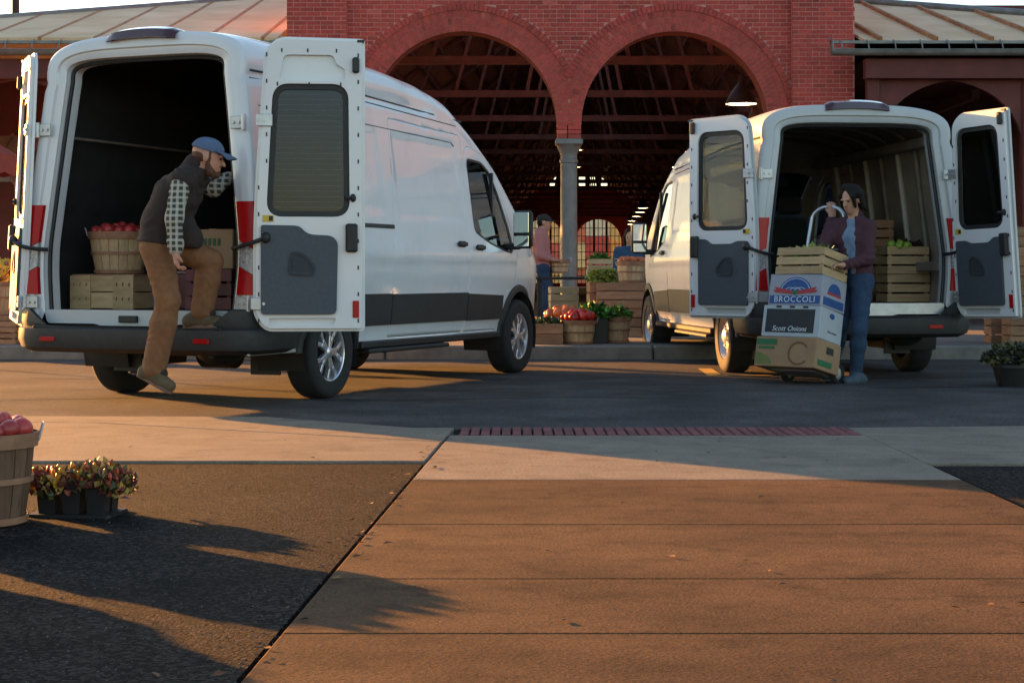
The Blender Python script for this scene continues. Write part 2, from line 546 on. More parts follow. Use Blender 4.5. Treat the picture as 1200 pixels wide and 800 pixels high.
# far kerb and raised pavement
fw = slab([(-40, KY + .17), (40, KY + .17), (40, 140), (-40, 140)], 'far_sidewalk', mat('far_walk', (0.13, 0.118, 0.105), 0.85, 0.25, 1.2, bump=0.2), None, 0.148, 0.2, 0)
tag(fw, kind='structure')
kerb = empty('kerb'); kerb['kind'] = 'structure'
kb = MB(); kb.box((0, 0, 0), (1.485, 0.16, 0.21), bev=0.018)
kme = kb.mesh('kerb_stone', M_kerb)
for i in range(24):
    obj('kerb_stone', kme, kerb, (-17.17 + i * 1.5, KY + .085 + random.uniform(-.006, .006), 0.047 + random.uniform(-.004, .004)), (0, 0, random.uniform(-.004, .004)))

# ================================================================ MARKET HALL
FY = 27.0
hall = empty('market_hall', (0, FY, 0))
tag(hall, 'red brick market hall with two round arches on a grey column', 'building')
def H(x, y, z): return (x, y - FY, z)
AC = [(-0.77, 3.31), (2.58, 3.31)]
AR = 1.485
COLX = 0.905
# solid core of the wall behind the bricks (with the two arch openings)
def archpts(cx, cz, r, n=40, z0=None):
    pts = [(cx + r * math.cos(math.pi * i / n), cz + r * math.sin(math.pi * i / n)) for i in range(n + 1)]
    return pts
core_out = [(-3.5, 0.1), (AC[0][0] - AR, 0.1)] + archpts(*AC[0], AR)[::-1][:-1] + [(AC[0][0] + AR, 3.31), (AC[1][0] - AR, 3.31)] + archpts(*AC[1], AR)[::-1][1:-1] + \
    [(AC[1][0] + AR, 3.31), (AC[1][0] + AR, 0.1), (5.36, 0.1), (5.36, 7.2), (0.95, 9.4), (-3.5, 7.2)]
b = MB(); b.plate(core_out, (), FY + 0.004, FY + 0.42, lambda u, v, t: Vector(H(u, t, v)))
b.build('wall', M_mortar, hall)
b = MB()
b.box(H(-3.075, FY - .015, 4), (0.935, 0.222, 7.6)); b.build('pier_core', M_mortar, hall)
b = MB()
b.box(H(4.905, FY - .015, 4), (0.975, 0.222, 7.6)); b.build('pier_core', M_mortar, hall)
def tint():
    k = random.gauss(1, 0.085)
    r = random.random()
    if r < .04: k *= .72
    if r > .988: return (1.25, 1.9, 1.9)
    return (k, k * random.uniform(.92, 1.08), k * random.uniform(.92, 1.08))
bricks = []       # (cx, cz, len, yfront)
CH = 0.0705
def rows(x0, x1, yf, z0, z1, arches=True):
    n = int((z1 - z0) / CH)
    for i in range(n):
        z = z0 + (i + .5) * CH
        header = i % 6 == 0
        L = 0.107 if header else 0.214
        x = x0 - (L / 2 if i % 2 else 0)
        while x < x1:
            a, c = max(x, x0), min(x + L, x1)
            x += L
            if c - a < 0.045: continue
            segs = [(a, c)]
            if arches:
                for (cx, cz) in AC:
                    ro = AR + 0.445
                    if z < cz - 0.001:
                        h = AR
                    elif z < cz + ro:
                        h = math.sqrt(max(0, ro * ro - (z - cz) ** 2))
                    else: continue
                    ns = []
                    for (p, q) in segs:
                        if q <= cx - h or p >= cx + h: ns.append((p, q))
                        else:
                            if p < cx - h: ns.append((p, cx - h))
                            if q > cx + h: ns.append((cx + h, q))
                    segs = ns
            for (p, q) in segs:
                if q - p > 0.03:
                    bricks.append(((p + q) / 2, z, q - p, yf))
rows(-2.61, 4.42, FY, 3.31, 5.9)
rows(-2.61, AC[0][0] - AR, FY, 0.15, 3.31, False)
rows(AC[1][0] + AR, 4.42, FY, 0.15, 3.31, False)
rows(-3.55, -2.60, FY - .13, 0.15, 5.9, False)
rows(4.41, 5.40, FY - .13, 0.15, 5.9, False)
def seen(bk):
    px = 600 + bk[0] / FY * FPX; py = HOR - (bk[1] - CAMH) / FY * FPX
    if py < -3 or py > 140: return -1
    if px < 430 and py > 45: return -1
    if px > 885 and py > 122: return -1
    if px < 336 or px > 1002: return -1
    return bk[2] + random.random() * .02
order = sorted(range(len(bricks)), key=lambda i: -seen(bricks[i]))
top = set(order[:300])
rest = MB()
for i, (cx, cz, L, yf) in enumerate(bricks):
    d = random.uniform(0, .006)
    t = tint()
    tgt = MB() if i in top else rest
    tgt.tint = t
    tgt.box(H(cx, yf + .03 + d, cz), (L - .011, .07, CH - .011))
    if i in top:
        tgt.build('brick', M_brick, hall, norm=False)
o = rest.build('brickwork', M_brick, hall, norm=False); o['kind'] = 'stuff'
# arch rings: four rings of header bricks
vb = MB()
for (cx, cz) in AC:
    for k in range(4):
        r0 = AR + .003 + k * .1105; r1 = r0 + .102
        n = int(math.pi * (r0 + .05) / .0705)
        for i in range(n):
            a0 = math.pi * i / n + .0045 / r0; a1 = math.pi * (i + 1) / n - .0045 / r0
            # keep clear of the neighbouring arch over the column
            am = (a0 + a1) / 2
            mx = cx + (r0 + .05) * math.cos(am)
            if cx < 1 and mx > COLX + .028: continue
            if cx > 1 and mx < COLX - .028: continue
            d = random.uniform(-.012, -.004) - (.02 if k == 3 else 0)
            vb.tint = tint()
            q = []
            for yy in (FY + d, FY + .1):
                for (r, a) in ((r0, a0), (r1, a0), (r1, a1), (r0, a1)):
                    q.append(H(cx + r * math.cos(a), yy, cz + r * math.sin(a)))
            vb.add(q, [(0, 1, 2, 3), (4, 7, 6, 5), (0, 4, 5, 1), (1, 5, 6, 2), (2, 6, 7, 3), (3, 7, 4, 0)])
o = vb.build('arch_brickwork', M_brick, hall); o['kind'] = 'stuff'
# soffit bricks of the arches
for (cx, cz) in AC:
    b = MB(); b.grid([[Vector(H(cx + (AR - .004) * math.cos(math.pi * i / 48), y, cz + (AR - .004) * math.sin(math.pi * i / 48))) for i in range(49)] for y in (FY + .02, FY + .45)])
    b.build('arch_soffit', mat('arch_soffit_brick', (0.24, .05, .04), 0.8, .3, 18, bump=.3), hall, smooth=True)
# stem between arches and the column
b = MB()
for z in np.arange(3.10, 3.31, CH):
    for (x0, x1) in (((COLX - .19), COLX - .03), (COLX - .02, COLX + .19)):
        b.tint = tint(); b.box(H((x0 + x1) / 2, FY + .2, z + CH / 2), (x1 - x0 - .006, .4, CH - .009))
o = b.build('springer_brickwork', M_brick, hall); o['kind'] = 'stuff'
b = MB()
T = Matrix.Translation(Vector(H(COLX, FY + .2, 0)))
b.lathe([(0, .12), (.21, .12), (.21, .28), (.17, .30), (.165, .4), (.135, .43), (.132, 2.72), (.15, 2.73), (.15, 2.77), (.132, 2.79), (.132, 2.86), (.15, 2.9), (.165, 2.92), (.19, 2.99), (.205, 3.01)], T, n=28)
colm = b.build('column', M_column, hall, smooth=True)
b = MB(); b.box(H(COLX, FY + .2, 3.055), (.43, .44, .09), bev=.012); b.build('capital', M_column, colm)
# ---- inside of the hall: floor bays, red trusses, roof boards, side arcade, far wall
AX = lambda Y: 0.040 * (Y - 27)          # the hall runs a little to the right
FARY = 118.0
def hp(x, Y, z): return Vector(H(x + AX(Y), Y, z))
b = MB()
c_ = MB()
for sx, xe, xo in ((-1, -3.42, -3.8), (1, 5.32, 5.66)):
    for (t0, t1, Ya, Yb_) in ((0, .55, 27.45, FARY), (.55, 1.0, 46, FARY)):     # unseen roof gap over the front bays, added to brighten the inside
        pt = lambda t, Y: hp(xe + (.95 - xe) * t, Y, 5.6 + 3.3 * t)
        b.add([pt(t0, Ya), pt(t1, Ya), pt(t1, Yb_), pt(t0, Yb_)], [(0, 1, 2, 3)])
        pc = lambda t, Y: Vector(H(xo + (.95 - xo) * t + AX(Y), Y, 7.15 + 2.4 * t))
        c_.add([pc(t0, Ya - .7 if Ya < 30 else Ya), pc(t1, Ya - .7 if Ya < 30 else Ya), pc(t1, Yb_), pc(t0, Yb_)], [(0, 1, 2, 3)])
b.build('roof', M_redpaint, hall, norm=False)
c_.build('roof_covering', M_tin, hall, norm=False)
def wallq(name, pts, m):
    q = MB(); q.add(pts, [tuple(range(len(pts)))]); return q.build(name, m, hall, norm=False)
wallq('side_wall', [hp(5.32, 27.45, .1), hp(5.32, FARY, .1), hp(5.32, FARY, 5.7), hp(5.32, 27.45, 5.7)], M_redpaint)
wallq('side_wall', [hp(-3.42, 36, .1), hp(-3.42, FARY, .1), hp(-3.42, FARY, 5.7), hp(-3.42, 36, 5.7)], M_redpaint)
wallq('side_wall', [hp(-3.42, 27.45, 3.7), hp(-3.42, 36, 3.7), hp(-3.42, 36, 5.7), hp(-3.42, 27.45, 5.7)], M_redpaint)
for k in range(15):
    Y = 30.3 + k * 5.6
    tb = MB()
    t = .16
    def bar(a, c, r=.055):
        x, y, z, L = frame_from(a, c)
        M = Matrix((x, y, z)).transposed()
        tb.box((Vector(a) + Vector(c)) / 2, (r * 2, r * 2, L), M)
    bar(hp(-3.42, Y, 4.75), hp(5.32, Y, 4.75), .07)
    bar(hp(-3.42, Y, 5.5), hp(.95, Y, 8.75), .06); bar(hp(5.32, Y, 5.5), hp(.95, Y, 8.75), .06)
    bar(hp(.95, Y, 4.75), hp(.95, Y, 8.7), .05)
    for sx in (-1, 1):
        for q in range(3):
            xa = .95 + sx * (1.0 + q * 1.5)
            bar(hp(xa, Y, 4.75), hp(.95 + sx * (.3 + q * 1.5), Y, 8.4 - q * .95), .035)
        bar(hp(.95 + sx * 4.3, Y, 3.4), hp(.95 + sx * 3.7, Y, 4.7), .05)
    tb.build('truss', M_redbeam, hall)
    for sx in (-1, 1):
        cb = MB(); c = hp(0.95 + sx * 4.1, Y, 0)
        cb.box(c + Vector((0, 0, 2.5)), (.2, .2, 4.8), bev=.02)
        if k > 0: cb.build('post', M_redbeam, hall)
for k in range(9):
    for sx in (-1, 1):
        u = .08 + k * .11
        a, c = hp(.95 + sx * (4.4 * u), 27.6, 8.82 - 3.3 * u), hp(.95 + sx * (4.4 * u), FARY, 8.82 - 3.3 * u)
        pb = MB(); x, y, z, L = frame_from(a, c)
        pb.box((a + c) / 2, (.12, .16, L), Matrix((x, y, z)).transposed()); pb.build('purlin', M_redbeam, hall)
# far wall with two arched grilles and two rows of slots
fa = [(2.15, 2.55), (-.85, 2.55)]
fx = lambda px: (px - 600) * FARY / FPX - AX(FARY)
fz = lambda py: CAMH + (HOR - py) * FARY / FPX
holes = []
archs = []
for (xa, xb) in ((fx(674), fx(728)), (fx(611), fx(661))):
    r = (xb - xa) / 2; cx = (xa + xb) / 2
    top_ = fz(257); spring = top_ - r
    pts = [(cx - r, 0.4), (cx + r, 0.4)] + [(cx + r * math.cos(math.pi * i / 24), spring + r * math.sin(math.pi * i / 24)) for i in range(25)]
    holes.append(pts); archs.append((cx, r, spring))
for zz in (fz(208.8), fz(216.2)):
    for px in (608, 620, 633, 648, 682, 695, 708, 721, 733):
        cx = fx(px); holes.append([(cx - .21, zz - .085), (cx + .21, zz - .085), (cx + .21, zz + .085), (cx - .21, zz + .085)])
b = MB(); b.plate([(-5.5, .1), (7.5, .1), (7.5, 9), (-5.5, 9)], holes, 0, .3, lambda u, v, t: hp(u, FARY + t, v))
b.build('end_wall', mat('maroon_end_wall', (0.17, 0.028, 0.028), .8, .2, 1), hall)
for (cx, r, sp) in archs:
    b = MB()
    for i in range(-5, 6):
        x = cx + i * r / 5.5; h = sp + math.sqrt(max(0, r * r - (x - cx) ** 2))
        wd = .05 if i not in (-1, 2) else .16
        b.box(hp(x, FARY + .15, (h + .4) / 2), (wd, .06, h - .4))
    for j in range(7):
        b.box(hp(cx, FARY + .15, .9 + j * .55), (2 * r, .05, .05))
    b.build('window_grille', M_dark, hall)
# shopfronts beyond the far arches, sunlit look put into their orange colours
far = empty('far_building', (6, 150, 0)); tag(far, 'orange and red shopfront row seen through the far arches', 'building')
cols = [(.8, .30, .06), (.62, .08, .05), (.8, .4, .12), (.7, .12, .08), (.8, .5, .2), (.55, .07, .05)]
for i in range(9):
    q = MB(); q.box((-9 + i * 2.1, 0, 2.2 + random.uniform(0, .9)), (2.08, .5, 1.7 + random.uniform(0, 1.2)), bev=.05)
    q.build('awning', mat('awn%d' % (i % 6), cols[i % 6], .8, .25, 2), far)
    q = MB(); q.box((-9 + i * 2.1, .4, 3.5), (2.09, .4, 7.0)); q.build('shopfront', mat('sf%d' % (i % 3), [(.75, .42, .12), (.62, .16, .07), (.7, .55, .35)][i % 3], .8, .2, 2), far)
# ---- lamps hanging in the hall
M_lampglow = mat('lamp_glow', (1, .8, .5), .5, emit=((1.0, .62, .25), 9.0))
M_shade = mat('enamel_shade', (.05, .03, .022), .5, .2, 6)
def lamp(x, Y, z, d, lab):
    r = empty('pendant_lamp', (x, Y, z))
    tag(r, lab, 'lamp', 'pendant lamps in a row down the hall')
    q = MB(); q.lathe([(d / 2, 0), (d / 2 * .97, .03), (d * .40, .14), (d * .22, .30), (d * .12, .36), (.05, .42), (.05, .52), (0, .52)], n=24); q.build('lamp_shade', M_shade, r, smooth=True)
    q = MB(); q.lathe([(0, .008), (d * .25, .004), (d / 2 * .95, .012)], n=24); q.build('bulb', M_lampglow, r, norm=False)
    q = MB(); q.cyl((0, 0, .5), (0, 0, 1.4), .012, n=6); q.build('stem', M_shade, r)
    return r
def LXp(Y): return 4.07 + .039 * (Y - 30.3)
lamp(LXp(30.3), 30.3, 3.97, .57, 'large glowing pendant lamp hanging inside the right hand arch')
for Y in (36.3, 42, 48): lamp(LXp(Y), Y, 3.97, .57, 'pendant lamp in the row behind the silver van')
for (px, py, Y) in ((753.5, 244, 76.7), (750, 249, 82.4), (746, 254, 88.4), (740.5, 259, 95.3), (739, 263, 101.8)):
    p = P(px, py, Y); lamp(p.x, Y, p.z, .57, 'small glowing pendant lamp far down the hall')
p = P(679, 176, 42); lamp(p.x, 42, p.z, .2, 'tiny glowing lamp beside the column top')
p = P(678, 196, 62); lamp(p.x, 62, p.z, .2, 'tiny glowing lamp beside the column shaft')
p = P(603, 258, 50); lamp(p.x, 50, p.z, .25, 'small lamp glowing between white van and man in cap')

# ---- wings with hipped tin roofs
EY, EZ, SLP = 26.3, 4.55, 0.26
def wing(sg, xin, xend, topY_in, lab_side):
    w_ = empty('roof_wing', (xin, EY, 0), parent=None)
    return w_
def roofz(Y): return EZ + SLP * (Y - EY)
for sg, xin, xend in ((-1, -3.62, -11.9), (1, 5.46, 13.1)):
    R0 = abs(xend - xin)
    hipX = lambda Y: xend - sg * (Y - EY) / .87
    Ytop = EY + R0 * .87
    Ytop = min(Ytop, 33.2)
    xt = hipX(Ytop)
    ov = 4.9 if sg > 0 else -3.1
    # front slope, end slope and back slope
    b = MB()
    b.add([H(xin, EY, roofz(EY)), H(xend, EY, roofz(EY)), H(xt, Ytop, roofz(Ytop)), H(xin, Ytop, roofz(Ytop))], [(0, 1, 2, 3)])
    b.add([H(xend, EY, roofz(EY)), H(xend, 2 * Ytop - EY, roofz(EY)), H(xt, Ytop, roofz(Ytop))], [(0, 1, 2)])
    b.add([H(xend, 2 * Ytop - EY, roofz(EY)), H(xin, 2 * Ytop - EY, roofz(EY)), H(xin, Ytop, roofz(Ytop)), H(xt, Ytop, roofz(Ytop))], [(0, 1, 2, 3)])
    rf = b.build('wing_roof', M_tin, hall, norm=False)
    m = rf.modifiers.new('thick', 'SOLIDIFY'); m.thickness = .05; m.offset = -1
    # standing seams
    x = xin + sg * .22
    while abs(x - xin) < R0 - .3:
        Ye = EY + min(Ytop - EY, abs(xend - x) * .87)
        a, c = Vector(H(x, EY - .01, roofz(EY) + .03)), Vector(H(x, Ye, roofz(Ye) + .03))
        q = MB(); xx, yy, zz, L = frame_from(a, c)
        q.box((a + c) / 2, (.055, .06, L), Matrix((xx, yy, zz)).transposed()); q.build('roof_seam', M_rust, hall)
        x += sg * .86
    # hip cap
    a, c = Vector(H(xend, EY, roofz(EY) + .04)), Vector(H(xt, Ytop, roofz(Ytop) + .04))
    q = MB(); q.cyl(a, c, .07, n=8); q.build('ridge_cap', M_gutter, hall)
    a, c = Vector(H(xt, Ytop, roofz(Ytop) + .04)), Vector(H(xin, Ytop, roofz(Ytop) + .04))
    q = MB(); q.cyl(a, c, .07, n=8); q.build('ridge_cap', M_gutter, hall)
    # eave edge strip, brackets, half-round gutter, fascia
    xs = (ov if sg > 0 else ov, xend)
    q = MB(); q.box(H((xs[0] + xs[1]) / 2, EY - .05, EZ - .03), (abs(xs[1] - xs[0]), .06, .045)); q.build('eave_strip', M_gutter, hall)
    q = MB()
    gy = EY - .12; gz = EZ - .16
    for (xa, xb) in ((xs[0], xs[1]),):
        q.grid([[Vector(H(xx_, gy + .085 * math.cos(a), gz + .085 * math.sin(a))) for a in np.linspace(math.pi, 2 * math.pi, 10)] for xx_ in (xa, xb)])
        q.grid([[Vector(H(xx_, gy + .075 * math.cos(a), gz + .075 * math.sin(a))) for a in np.linspace(math.pi, 2 * math.pi, 10)] for xx_ in (xa, xb)])
        q.cyl(H(xa, gy - .085, gz), H(xb, gy - .085, gz), .012, n=6)
    q.build('gutter', M_gutter, hall, smooth=True, norm=False)
    q = MB(); q.plate([(-.21, -.18), (.02, -.18), (.02, .06), (-.21, -.02)], (), 0, .02, lambda u, v, t: Vector(H(xs[0] + t, EY + u, EZ + v))); q.build('gutter_end', M_gutter, hall)
    k = 0
    while k * .41 < abs(xs[1] - xs[0]):
        xx_ = xs[0] + sg * (.15 + k * .41)
        q = MB(); q.tube([H(xx_, EY - .03, EZ + .01), H(xx_, EY - .14, EZ - .04), H(xx_, EY - .21, EZ - .15)], .012, n=5); q.build('gutter_bracket', M_gutter, hall)
        k += 1
    q = MB(); q.box(H((xin + xend) / 2, EY + .14, EZ - .42), (abs(xend - xin), .2, .3)); q.build('fascia', M_wing, hall)
    q = MB(); q.add([H(xin, EY - .03, EZ - .27), H(xend, EY - .03, EZ - .27), H(xend, 33, EZ - .25), H(xin, 33, EZ - .25)], [(0, 1, 2, 3)])
    if sg > 0: q.build('soffit', M_wing, hall, norm=False)
    # posts and curved brackets
    n = 3
    for k in range(n + 1):
        px_ = xin + sg * (.16 + k * (R0 - .4) / n)
        if sg < 0 and k == 0: continue
        q = MB(); q.box(H(px_, EY + .3, 2.2), (.2, .2, 4.2), bev=.02); q.build('post', M_wing, hall)
        for s2 in (-1, 1):
            pts = []
            for i in range(11):
                a = math.pi / 2 * i / 10
                pts.append((1.3 - 1.3 * math.sin(a), 1.0 * (1 - math.cos(a))))
            # spandrel: corner filled above a curve
            poly = [(0, 0)] + [(1.3 * (1 - math.cos(math.pi / 2 * i / 10)), -1.0 * (1 - math.sin(math.pi / 2 * i / 10))) for i in range(11)]
            if 0 < px_ + s2 * .8 - min(xin, xend) < R0:
                q = MB(); q.plate(poly, (), -.05, .05, lambda u, v, t: Vector(H(px_ + s2 * (.1 + u), EY + .3 + t, EZ - .57 + v))); q.build('spandrel', M_wing, hall)
# boards added under the left end eave to shade the silver van
for k in range(13):
    q = MB(); q.box(H(-11.82, 26.85 + k * 1.06, 4.0), (.04, 1.05, .95), bev=.006); q.build('shade_board', M_wing, hall)
# backs of the wings
wallq('wing_back', [H(5.5, 33.3, .1), H(13.2, 33.3, .1), H(13.2, 33.3, 6.2), H(5.5, 33.3, 6.2)], M_wing)
wallq('wing_back', [H(-11.3, 34.2, 2.5), H(-8.6, 34.2, 2.5), H(-8.6, 34.2, 6.0), H(-11.3, 34.2, 6.0)], M_wing)
wallq('wing_back', [H(-10.9, 34.25, .1), H(-9.2, 34.25, .1), H(-9.2, 34.25, 2.6), H(-10.9, 34.25, 2.6)], M_wing)
for k in range(5):
    q = MB(); q.box(H(6.6 + k * 1.5, 31.5, 4.1), (.14, 3.4, .16)); q.build('rafter', M_redbeam, hall)
q = MB(); q.cyl(H(5.9, 30.5, 3.9), H(7.9, 30.5, 2.2), .05, n=6); q.build('brace', M_redbeam, hall)
# grey tin awning leaning below the left roof, with a brace
b = MB(); b.add([H(-10.6, 31.0, 2.72), H(-8.2, 31.0, 2.72), H(-8.2, 32.6, 3.6), H(-10.6, 32.6, 3.6)], [(0, 1, 2, 3)])
o = b.build('lean_to_roof', mat('grey_tin', (.30, .29, .30), .5, .2, 2, metal=.3), hall, norm=False)
for k in range(8):
    q = MB(); a, c = Vector(H(-10.5 + k * .32, 31, 2.75)), Vector(H(-10.5 + k * .32, 32.6, 3.63)); q.cyl(a, c, .025, n=5); q.build('roof_seam', M_gutter, hall)
q = MB(); q.box(H(-9.4, 30.97, 2.68), (2.4, .05, .09)); q.build('eave_strip', M_gutter, hall)
q = MB(); q.cyl(H(-9.6, 30.2, 3.7), H(-8.7, 30.2, 2.45), .05, n=6); q.build('brace', M_redbeam, hall)
# flag pole behind the left roof
b = MB(); b.lathe([(.14, .1), (.13, 3), (.10, 9), (.09, 14), (.0, 14)], Matrix.Translation((0, 0, 0)), n=12)
pl = empty('flag_pole', P(18.5, 300, 48)); pl.location.z = 0
tag(pl, 'slim dark pole rising behind the tin roof', 'pole')
b.build('shaft', M_dark, pl, smooth=True)
b = MB(); b.lathe([(.3, .0), (.3, .25), (.16, .3), (.14, .35)], n=12); b.build('base', M_dark, pl, smooth=True)

# ---- tent added left of the view, its canopy keeps sun off the van nose
tent = empty('shade_tent', (-9.15, 23.9, 0.148), R(-8)); tag(tent, 'peaked red canvas tent on four poles, added to shade the white van nose', 'tent')
M_canvas = mat('red_canvas', (.30, .06, .045), .85, .2, 6, bump=.1)
q = MB(); hw = 1.65
cor = [Vector((-hw, -hw, 2.55)), Vector((hw, -hw, 2.55)), Vector((hw, hw, 2.55)), Vector((-hw, hw, 2.55))]
q.add(cor + [Vector((0, 0, 3.75))], [(0, 1, 4), (1, 2, 4), (2, 3, 4), (3, 0, 4)])
for i in range(4):
    a_, c_ = cor[i], cor[(i + 1) % 4]
    q.grid([[a_ + (c_ - a_) * t for t in np.linspace(0, 1, 13)], [a_ + (c_ - a_) * t + Vector((0, 0, -.26 - .05 * (k % 2))) for k, t in enumerate(np.linspace(0, 1, 13))]])
o = q.build('canopy', M_canvas, tent, norm=False); o.modifiers.new('t', 'SOLIDIFY').thickness = .01
for c0 in cor:
    q = MB(); q.cyl((c0.x * .97, c0.y * .97, 0), (c0.x * .97, c0.y * .97, 2.56), .025, n=8); q.build('pole', M_gutter, tent)

# ---- unseen brick block added right of the view for the van reflections
nb = empty('reflection_building', (25, 32, 0), R(4)); tag(nb, 'plain brick block with rows of sash windows, added for the van reflections', 'building')
M_nb = mat('brown_brick_wall', (.20, .10, .07), .85, .25, 1.5, bump=.2, stain=(.8, .35, .6, .7))
q = MB(); q.box((0, 0, 4.4), (14, 18, 8.8)); q.build('wall', M_nb, nb)
q = MB(); q.box((0, 0, 8.95), (14.5, 18.5, .3), bev=.05); q.build('cornice', M_kerb, nb)
for k in range(6):
    for z in (2.0, 5.6):
        for side_ in (0, 1):
            loc = (-7.02, -7.3 + k * 2.9, z) if side_ == 0 else (-5.6 + k * 2.25, -9.02, z)
            w_ = MB(); w_.box((0, 0, 0), (.06, 1.1, 1.9) if side_ == 0 else (1.1, .06, 1.9)); wo = w_.build('window', M_column, nb, loc=loc)
            for h in (-.45, .45):
                w_ = MB(); w_.box((-.02 if side_ == 0 else 0, 0 if side_ == 0 else -.02, h), (.05, .94, .82) if side_ == 0 else (.94, .05, .82)); w_.build('pane', mat('dark_pane', (.03, .035, .04), .08), wo)

# ---- wear on the paving: cracks, fallen leaves, crumbs of stone
crk = mat('crack_dirt', (.012, .009, .007), .95)
for (x, y, dx, dy, n) in ((.15, 7.6, .09, -.07, 16), (1.75, 6.2, -.06, -.10, 11), (-3.6, 9.9, .12, .05, 14), (.9, 4.9, .10, .02, 12), (3.1, 9.7, .11, .04, 16), (1.2, 9.2, .05, -.12, 9)):
    pts = [(x, y)]
    for i in range(n): pts.append((pts[-1][0] + dx + random.gauss(0, .035), pts[-1][1] + dy + random.gauss(0, .035)))
    q = MB(); q.grid([[Vector((p[0], p[1] - .0022 * (1 - i / (n + 1)), TZ + .0025)) for i, p in enumerate(pts)], [Vector((p[0] + .001, p[1] + .0022 * (1 - i / (n + 1)), TZ + .0025)) for i, p in enumerate(pts)]])
    q.build('crack', crk, path if -.6 < x < 2 and y < 8 else side)
lv = MB()
for k in range(110):
    y = random.uniform(3.7, 10.6); x = random.choice([random.uniform(-.32 * y, .32 * y), LX(y) + random.gauss(-.03, .05)])
    a = random.uniform(0, 6.28); s_ = random.uniform(.008, .022)
    c_, d_ = Vector((math.cos(a), math.sin(a), 0)), Vector((-math.sin(a), math.cos(a), 0))
    p = Vector((x, y, TZ + .004)); kk = random.uniform(.5, 1.3); lv.tint = (kk, kk * random.uniform(.6, 1), kk * .6)
    lv.add([p - c_ * s_, p + d_ * s_ * .5 + Vector((0, 0, s_ * .4)), p + c_ * s_ + Vector((0, 0, s_ * .2)), p - d_ * s_ * .5 + Vector((0, 0, s_ * .1))], [(0, 1, 2), (0, 2, 3)])
tag(lv.build('leaf_litter', mat('dry_leaf', (.14, .07, .03), .8, .3, 30, attr='tint'), norm=False), 'dry leaf scraps scattered over the paving', 'leaves', kind='stuff')
# ================================================================ VANS
def smooth_keys(xs, ys, sig):
    g = np.linspace(xs[0], xs[-1], 1200)
    v = np.interp(g, xs, ys)
    st = g[1] - g[0]
    k = int(4 * sig / st) + 1
    ker = np.exp(-0.5 * (np.arange(-k, k + 1) * st / sig) ** 2); ker /= ker.sum()
    vp = np.concatenate([np.full(k, v[0]) + (np.arange(-k, 0) * (v[1] - v[0])), v, np.full(k, v[-1]) + (np.arange(1, k + 1) * (v[-1] - v[-2]))])
    sm = np.convolve(vp, ker, 'valid')
    return lambda q: np.interp(q, g, sm)
WZ = smooth_keys([.2, .40, .52, .95, 1.15, 1.3, 1.6, 2.0, 2.3, 2.8], [.95, .965, .985, 1.028, 1.03, 1.012, .975, .925, .885, .81], .05)
def sstep(a, b, x):
    t = np.clip((x - a) / (b - a), 0, 1); return t * t * (3 - 2 * t)
def rbox(y, z, y0, y1, z0, z1, e):
    return sstep(y0, y0 + e, y) * (1 - sstep(y1 - e, y1, y)) * sstep(z0, z0 + e, z) * (1 - sstep(z1 - e, z1, z))

def split_out(bm, faces):
    vs, idx, fs = [], {}, []
    for f in faces:
        t = []
        for v in f.verts:
            if v not in idx:
                idx[v] = len(vs); vs.append(v.co.copy())
            t.append(idx[v])
        fs.append(tuple(t))
    bmesh.ops.delete(bm, geom=list(faces), context='FACES')
    return vs, fs
def cut(bm, poly, cond):
    ys = [p[0] for p in poly]; zs = [p[1] for p in poly]
    y0, y1, z0, z1 = min(ys) - .12, max(ys) + .12, min(zs) - .12, max(zs) + .12
    N = len(poly)
    fs = []
    for f in bm.faces:
        q = f.calc_center_median()
        if y0 < q.y < y1 and z0 < q.z < z1 and cond(q): fs.append(f)
    g = set(fs)
    for f in fs:
        g.update(f.edges); g.update(f.verts)
    g = list(g)
    for i in range(N):
        a, c = poly[i], poly[(i + 1) % N]
        d = (c[0] - a[0], c[1] - a[1])
        if abs(d[0]) + abs(d[1]) < 1e-6: continue
        g = bmesh.ops.bisect_plane(bm, geom=g, dist=1e-5, plane_co=(0, a[0], a[1]), plane_no=(0, -d[1], d[0]))['geom']
def inside(bm, poly, cond):
    out = []
    for f in bm.faces:
        q = f.calc_center_median()
        if cond(q) and in_poly((q.y, q.z), poly): out.append(f)
    return out
def circ(cy, cz, r, n=28):
    return [(cy + r * math.cos(2 * math.pi * i / n), cz + r * math.sin(2 * math.pi * i / n)) for i in range(n)]

